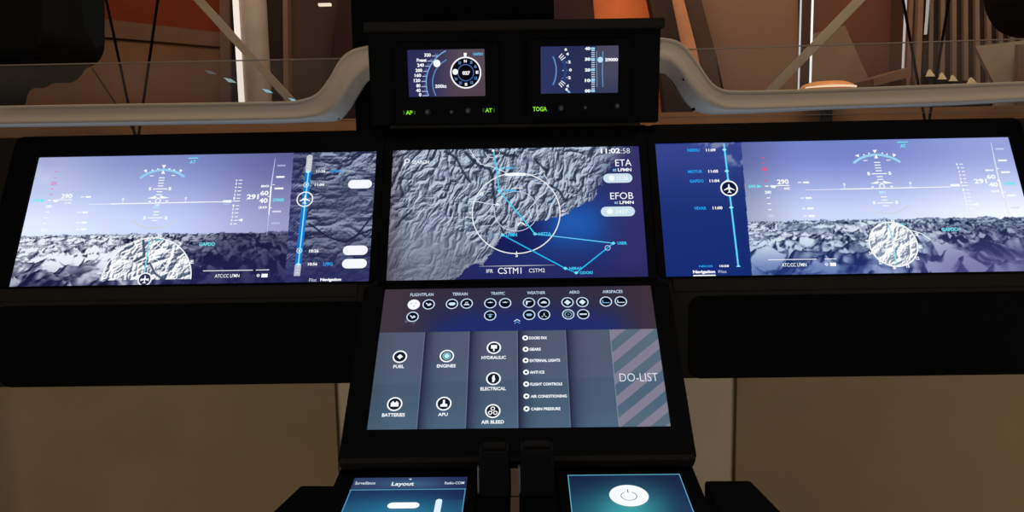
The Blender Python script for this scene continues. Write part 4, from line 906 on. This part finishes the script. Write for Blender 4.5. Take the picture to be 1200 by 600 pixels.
up_tube('column', 298, YB-.24, .062, M('pale_round_column', (150, 134, 118)), 'pale round column just right of the bright left tube', 'column', n=32)
up_tube('light_tube', 279.6, YB-.30,   .0125, glow((252, 240, 226), .95), 'thick bright upright light tube in front of the pale column', 'light tube', 'upright light tubes')
up_tube('light_tube', 937, YB-.30, .0036, glow((222, 220, 226), .8), 'left of the paired thin white light tubes on the right', 'light tube', 'upright light tubes')
up_tube('light_tube', 950.6, YB-.30, .0044, glow((255, 250, 245), 1.0), 'right of the paired thin white light tubes on the right', 'light tube', 'upright light tubes')
p = atY(1060.5, 40, YB-.2); q = atY(1058, 80, YB-.2)
tag(MB().tube([(q[0], YB-.2, q[2]), (q[0], YB-.2, zc)], .005, 12).build('light_tube', glow((205, 192, 184), .8), smooth=True, loc=(q[0], YB-.2, q[2])), 'thin white tube ending above the shelf beside the right cable', 'light tube', 'upright light tubes')
STR = M('pale_sage_beam', (138, 124, 102))
def beam(pts, w, Y, label):
    a, b = [atY(*p, Y) for p in pts]; w = w*.62; d = b-a; d /= np.linalg.norm(d); nrm = np.array([-d[2], 0, d[0]])*w/2
    o = MB().prism([a+nrm, b+nrm, b-nrm, a-nrm], (0, .012, 0)).build('diagonal_beam', STR, loc=(b[0], Y, min(a[2], b[2]))); tag(o, label, 'beam', 'pale diagonal beams')
beam([(196, -40), (345, 122), (372, 152)][::2], .05, YB-.46, 'pale diagonal beam crossing the left light tube')
beam([(1046, -40), (902, 108), (878, 133)][::2], .055, YB-.46, 'pale diagonal beam crossing the paired white tubes')
# right-hand side of the hall
panel('wall_panel', [(640, -60), (752, -60), (776, 60), (776, LO), (640, LO)], YB-.05, M('copper_panel', (178, 92, 48), metal=.0), 'glowing copper panel beside the instrument box', 'wall panel', .10, onwall=True)
panel('wall_panel', [(640, -60), (690, -60), (700, 60), (700, LO), (640, LO)], YB-.09, M('maroon_panel', (42, 20, 18)), 'dark maroon panel above the instrument box', 'wall panel', .04, onwall=True)
panel('wall_panel', [(750, -60), (775, -60), (800, 60), (846, LO), (800, LO), (770, 40)], YB-.14, M('dark_slant', (40, 26, 20)), 'dark slanting strip between the two copper areas', 'strip', .05, onwall=True)
panel('wall_panel', [(772, -60), (786, -60), (817, 60), (872, LO), (846, LO), (800, 60)], YB-.12, M('copper_strip', (172, 114, 78)), 'copper slanting strip right of the instrument box', 'strip', .05, onwall=True)
panel('wall_panel', [(786, -60), (806, -60), (838, 60), (880, LO), (872, LO), (817, 60)], YB-.10, M('umber_slant', (66, 46, 34)), 'umber slanting strip left of the brown wall panel', 'strip', .06, onwall=True)
panel('wall_panel', [(806, -60), (935, -60), (938, LO), (900, LO), (838, 60)], YB-.04, M('tan_wall_panel', (120, 86, 64), scale=2.5, var=.10), 'tan brown wall panel left of the paired white tubes', 'wall panel', .10, onwall=True)
panel('wall_panel', [(938, -60), (950, -60), (950, LO), (939, LO)], YB-.06, M('umber_slot', (66, 44, 32)), 'umber strip between the paired white tubes', 'strip', .10, onwall=True)
panel('wall_panel', [(951, -60), (1062, -60), (1060, 100), (1058, LO), (951, LO)], YB-.03, M('red_brown_panel', (98, 58, 42)), 'red brown wall panel right of the paired white tubes', 'wall panel', .10, onwall=True)
panel('wall_panel', [(951, 40), (990, 30), (1026, 110), (1040, LO), (951, LO)], YB-.07, M('tan_wedge', (118, 92, 70)), 'tan wedge panel low on the red brown wall', 'wall panel', .05, onwall=True)
t = thing('door_frame', 'stepped brown frame beside the slatted window', 'frame', atY(1075, 330, YB-.2))
for x0, x1, c, dy in ((1062, 1068, (92, 62, 46), .10), (1068, 1073, (122, 88, 68), .14), (1073, 1079, (84, 54, 40), .10), (1079, 1085, (130, 98, 76), .16)):
    panel('frame_step', [(x0, -60), (x1, -60), (x1-6, 93), (x1-8, LO), (x0-10, LO), (x0-6, 93)], YB-.05-dy, M('frame_step_%d' % x0, c), None, None, .12, None, t)
panel('shelf', [(1024, 92), (1068, 78), (1068, 90), (1024, 101)], YB-.32, M('tan_shelf', (118, 84, 58)), 'tan shelf below the thin white tube', 'shelf', .28)
# window with slats
t = MB(); Yw = YB-.22
fr_m = M('dark_window_frame', (38, 28, 22)); sl_m = M('brown_slat', (120, 96, 78)); bk = M('window_back', (58, 42, 34))
P = [atY(*q, Yw+.06) for q in ((1086, -60), (1230, -60), (1230, 104), (1140, 97), (1080, 88))]
t.prism(P, (0, .03, 0), 2)
for k in range(10):
    x = 1090+k*13; t.prism([atY(x, -60, Yw+.03), atY(x+5, -60, Yw+.03), atY(x+3+k, 100, Yw+.03), atY(x-2+k, 100, Yw+.03)], (0, .02, 0), 1)
for a, b, w in (((1089, -60), (1083, 90), 3), ((1081, 87), (1142, 97.5), 3)): 
    A, B = atY(*a, Yw), atY(*b, Yw); d = B-A; d /= np.linalg.norm(d); nn = np.array([-d[2], 0, d[0]])*w*.0019
    t.prism([A+nn, B+nn, B-nn, A-nn], (0, .05, 0), 0)
w_ = t.build('window_1', [fr_m, sl_m, bk]); w_['kind'] = 'structure'
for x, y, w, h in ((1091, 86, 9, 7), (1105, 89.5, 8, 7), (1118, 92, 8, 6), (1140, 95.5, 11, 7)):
    o = panel('reflector', [(x-w*.6, y+h*.5), (x-w*.1, y-h*.7), (x+w*.6, y+h*.5)], Yw-.01, M('lit_cream', (236, 206, 160)), 'cream lit wedge along the foot of the slatted window', 'reflector', .015, 'cream lit wedges under the slatted window')  # glow patches at the window foot, their light put into the cream colour
panel('light_bar', [(1089.5, -40), (1092.5, -40), (1086.5, 40), (1084.5, 40)], Yw-.01, glow((180, 172, 165), .8), None, None, .012, None, w_)
panel('display_board', [(1143, 54), (1230, 44), (1230, 552), (1180, 552), (1166, 100)], YB-.50, M('grey_tan_board', (150, 128, 104)), 'grey tan slanted board at the far right behind the glass', 'board', .02)
panel('batten', [(1193, 52), (1204, 52), (1200, 556), (1189, 556)], YB-.54, M('rose_brown_batten', (112, 82, 68)), 'short rose brown batten in front of the grey tan board', 'batten', .02)
# round lamp on the floor of the hall, its rim showing above the right rail
Y = 2.75; c = atY(969, 112, Y); wr = atY(998, 110, Y)[0]-c[0]
t = thing('round_lamp', 'round lamp with orange rim rising above the right rail', 'lamp', (c[0], Y, 0))
def lathe(cx, cy, prof, n=40):
    mb = MB(); vs = []; fs = []
    for r, z in prof: vs += [(cx+math.cos(2*math.pi*i/n)*r, cy+math.sin(2*math.pi*i/n)*r, z) for i in range(n)]
    for j in range(len(prof)-1): fs += [[j*n+i, j*n+(i+1) % n, (j+1)*n+(i+1) % n, (j+1)*n+i] for i in range(n)]
    fs += [list(range(n))[::-1], [(len(prof)-1)*n+i for i in range(n)]]
    return mb.add(vs, fs)
zr = atY(969, 96.5, Y)[2]
lathe(c[0], Y, [(wr*1.1, zr-.045), (wr*1.08, zr-.02), (wr*.95, zr-.008), (wr*.7, zr)]).build('lamp_rim', mat('orange_lamp_rim', (226, 150, 92), .4, .3), t, smooth=True)
lathe(c[0], Y-.02, [(wr*.80, zr-.024), (wr*1.02, zr-.022), (wr*1.02, zr-.018), (wr*.80, zr-.016)]).build('lamp_light', glow((255, 226, 190), 1.0), t)
lathe(c[0], Y, [(.05, 0), (.05, .02), (.02, .03), (.02, zr-.04)]).build('lamp_stem', CHAR, t)
# ceiling-light reflections on the left glass, built as small glowing pieces behind it
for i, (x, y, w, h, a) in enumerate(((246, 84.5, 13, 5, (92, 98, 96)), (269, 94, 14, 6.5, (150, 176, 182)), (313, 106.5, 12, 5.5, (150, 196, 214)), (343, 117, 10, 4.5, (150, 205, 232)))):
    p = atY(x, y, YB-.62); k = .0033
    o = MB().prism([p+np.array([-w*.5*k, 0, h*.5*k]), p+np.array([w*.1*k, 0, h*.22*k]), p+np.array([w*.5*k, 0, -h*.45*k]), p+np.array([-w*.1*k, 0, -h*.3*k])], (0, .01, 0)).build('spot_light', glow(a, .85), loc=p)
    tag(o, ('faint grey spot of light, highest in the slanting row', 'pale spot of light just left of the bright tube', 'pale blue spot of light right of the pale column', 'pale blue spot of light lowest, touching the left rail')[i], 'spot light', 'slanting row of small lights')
p = atY(380, 5, YB-.3); tag(MB().box(p[0]-.026, p[0]+.026, YB-.3, YB-.28, p[2]-.005, p[2]+.005).build('spot_light', glow((240, 225, 195), 1.0), loc=p), 'tiny warm light high on the dark umber panel', 'spot light')

# cables
CB = mat('black_cable', (10, 9, 9), .6, .1)
ZP = 1.262; YP = 2.02
for a, b, lab in (((122, -12), (150, 120), 'left black cable before the burnt orange panel'), ((186.6, -12), (168, 120), 'right black cable before the burnt orange panel'), ((1056, -12), (1076, 98), 'left black cable beside the slatted window'), ((1114, -12), (1096, 98), 'right black cable across the slatted window')):
    A, B = atY(*a, YP), atY(*b, YP); d = (B-A)/(B[2]-A[2]); top = A+d*(zc-A[2]); bot_ = A+d*(atY(600, 156, YP)[2]-A[2])
    tag(MB().tube([bot_, bot_*.6+top*.4, top], .0034, 8).build('hanging_cable', CB, smooth=True, loc=bot_), lab, 'cable', 'thin black cables behind the glass')
p0, p1 = atY(108, 80, 2.6), atY(136, 122, 2.6); d = (p1-p0)/(p1[2]-p0[2]); 
tag(MB().tube([p0+d*(1.1-p0[2]), p0], .003, 8).build('hanging_cable', mat('brown_cable', (52, 32, 24), .6, .1), smooth=True, loc=p0+d*(1.1-p0[2])), 'short brown cable slanting below the left black pod', 'cable', 'thin black cables behind the glass')

# dark hanging pods in the upper corners
POD = mat('black_pod', (16, 15, 15), .7, .1); POD2 = mat('dark_pod_side', (30, 32, 30), .7, .1)
def pod(label, outline, Y, lump=None, facet=None):
    P = [atY(x, y, Y+.3) for x, y in catmull(outline, 5)]
    xm = np.mean([q[0] for q in P]); t = thing('hanging_pod', label, 'pod', (xm, Y+.15, min(q[2] for q in P)), 'black pods in the upper corners')
    bevel(MB().prism(P, (0, -.3, 0)).build('pod_shell', POD, t), .015)
    tz = max(q[2] for q in P)
    MB().box(xm-.03, xm+.03, Y+.12, Y+.18, tz-.05, zc).build('hanger', POD, t)
    if facet: MB().prism([atY(x, y, Y-.004) for x, y in facet], (0, .003, 0)).build('side_facet', POD2, t)
    if lump:
        L_ = [atY(x, y, Y+.3) for x, y in catmull(lump, 4)]; MB().prism(L_, (0, -.2, 0)).build('lower_lump', mat('dark_plum_cloth', (30, 20, 24), .9, .05), t)
pod('big black rounded pod in the upper left corner', [(-160, -90), (124, -90), (124.5, -40), (124, 0), (124.4, 45), (124, 58), (120, 69), (110, 77), (85, 81), (0, 84), (-160, 86), (-160, 0)], 2.1,
    [(-150, 70), (96, 70), (99, 82), (86, 96), (64, 97.5), (52, 103), (38, 104), (32, 112), (27, 126), (0, 134), (-150, 134)], [(86, -60), (122, -60), (122, 52), (112, 56), (100, 36)])
pod('black rounded pod in the upper right corner', [(1290, -90), (1150, -90), (1149, -40), (1150.5, 4), (1155, 20), (1163, 33), (1176, 42), (1195, 46), (1240, 47), (1290, 46), (1290, -20)], 2.1)
# dark centre pillar behind the box
tag(MB().box(atY(418, 10, 1.52)[0], atY(648, 10, 1.52)[0], 1.47, 1.55, 1.29, zc).build('center_pillar', SOOT, loc=(0, 1.51, 1.29)), 'black pillar rising behind the instrument box', 'pillar')

# low partition behind the console
PAR = mat('beige_partition_paint', (150, 132, 98), .85, .1, scale=5, var=.06)
PAL = mat('pale_partition_paint', (196, 182, 152), .85, .1, scale=5, var=.05)  # lighter tone stands for the light on this stretch of the partition
xl, xr = atY(394, 500, 1.90)[0], atY(863, 500, 1.90)[0]
struct('wall_front_left', MB().box(-2.6, xl, 1.90, 2.04, 0, 1.16), PAR)
struct('wall_front_right', MB().box(xr, 2.6, 1.90, 2.04, 0, 1.16), PAR)
struct('wall_front_center', MB().box(xl, xr, 1.922, 2.04, 0, 1.16), PAL)
struct('trim_2', MB().box(-4, 4, YB-.75, YB-.70, 0, atY(1000, 127.5, YB-.75)[2]), M('orange_brown_board', (150, 104, 66)))
struct('trim_1', MB().box(-2.6, 2.6, 1.88, 2.12, 1.16, 1.26), mat('dark_brown_coping', (44, 36, 30), .7, .1))

# ================================================================== light
wd = bpy.data.worlds.new('hall_gloom'); scn.world = wd; wd.use_nodes = True
wd.node_tree.nodes['Background'].inputs[0].default_value = (1.0, .8, .6, 1); wd.node_tree.nodes['Background'].inputs[1].default_value = 0.02
def area(name, loc, target, size, power, color, sy=None):
    l = bpy.data.lights.new(name, 'AREA'); l.energy = power; l.color = color; l.size = size
    if sy: l.shape = 'RECTANGLE'; l.size_y = sy
    o = bpy.data.objects.new(name, l); col.objects.link(o); o.location = loc
    o.rotation_euler = (Vector(target)-Vector(loc)).to_track_quat('-Z', 'Y').to_euler(); return o
area('hall_wash_light', (.5, 2.35, 3.3), (.3, YB+.3, 1.6), 4.5, 84, (1.0, .86, .70), .8)
area('front_ceiling_light', (.5, .3, 3.3), (.3, 1.5, 1.2), 2.4, 27, (1.0, .88, .72), 1.2)
area('low_left_lamp', (-1.0, -.5, .6), (-1.1, 1.9, .75), .8, 12.0, (1.0, .88, .68))  # added unseen fill that brightens the low partition walls
area('low_right_lamp', (1.15, -.5, .6), (1.2, 1.9, .75), .8, 12.0, (1.0, .88, .70))  # its added counterpart for the right-hand wall, also out of view
area('cool_front_light', (0, -.45, 1.24), (0, 1.5, 1.36), 1.8, 5.0, (.58, .72, 1.0), .25)  # unseen cool fill, added to tint the rail undersides
for x in (-.62, .66):
    area('panel_top_strip_light', (x, 1.428, pt[2]+.0005), (x, 1.44, 2.0), .85, .11, (.50, .66, 1.0), .02)  # hidden pair added below the rails to lift their undersides in blue
def point(name, loc, power, color, r=.08):
    l = bpy.data.lights.new(name, 'POINT'); l.energy = power; l.color = color; l.shadow_soft_size = r
    o = bpy.data.objects.new(name, l); col.objects.link(o); o.location = loc; return o
p = atY(745, 2, YB-.26); point('copper_glow_light', p, .8, (1.0, .62, .32))  # added point light giving the copper wall its orange falloff
bpy.data.scenes.remove(_tmp)
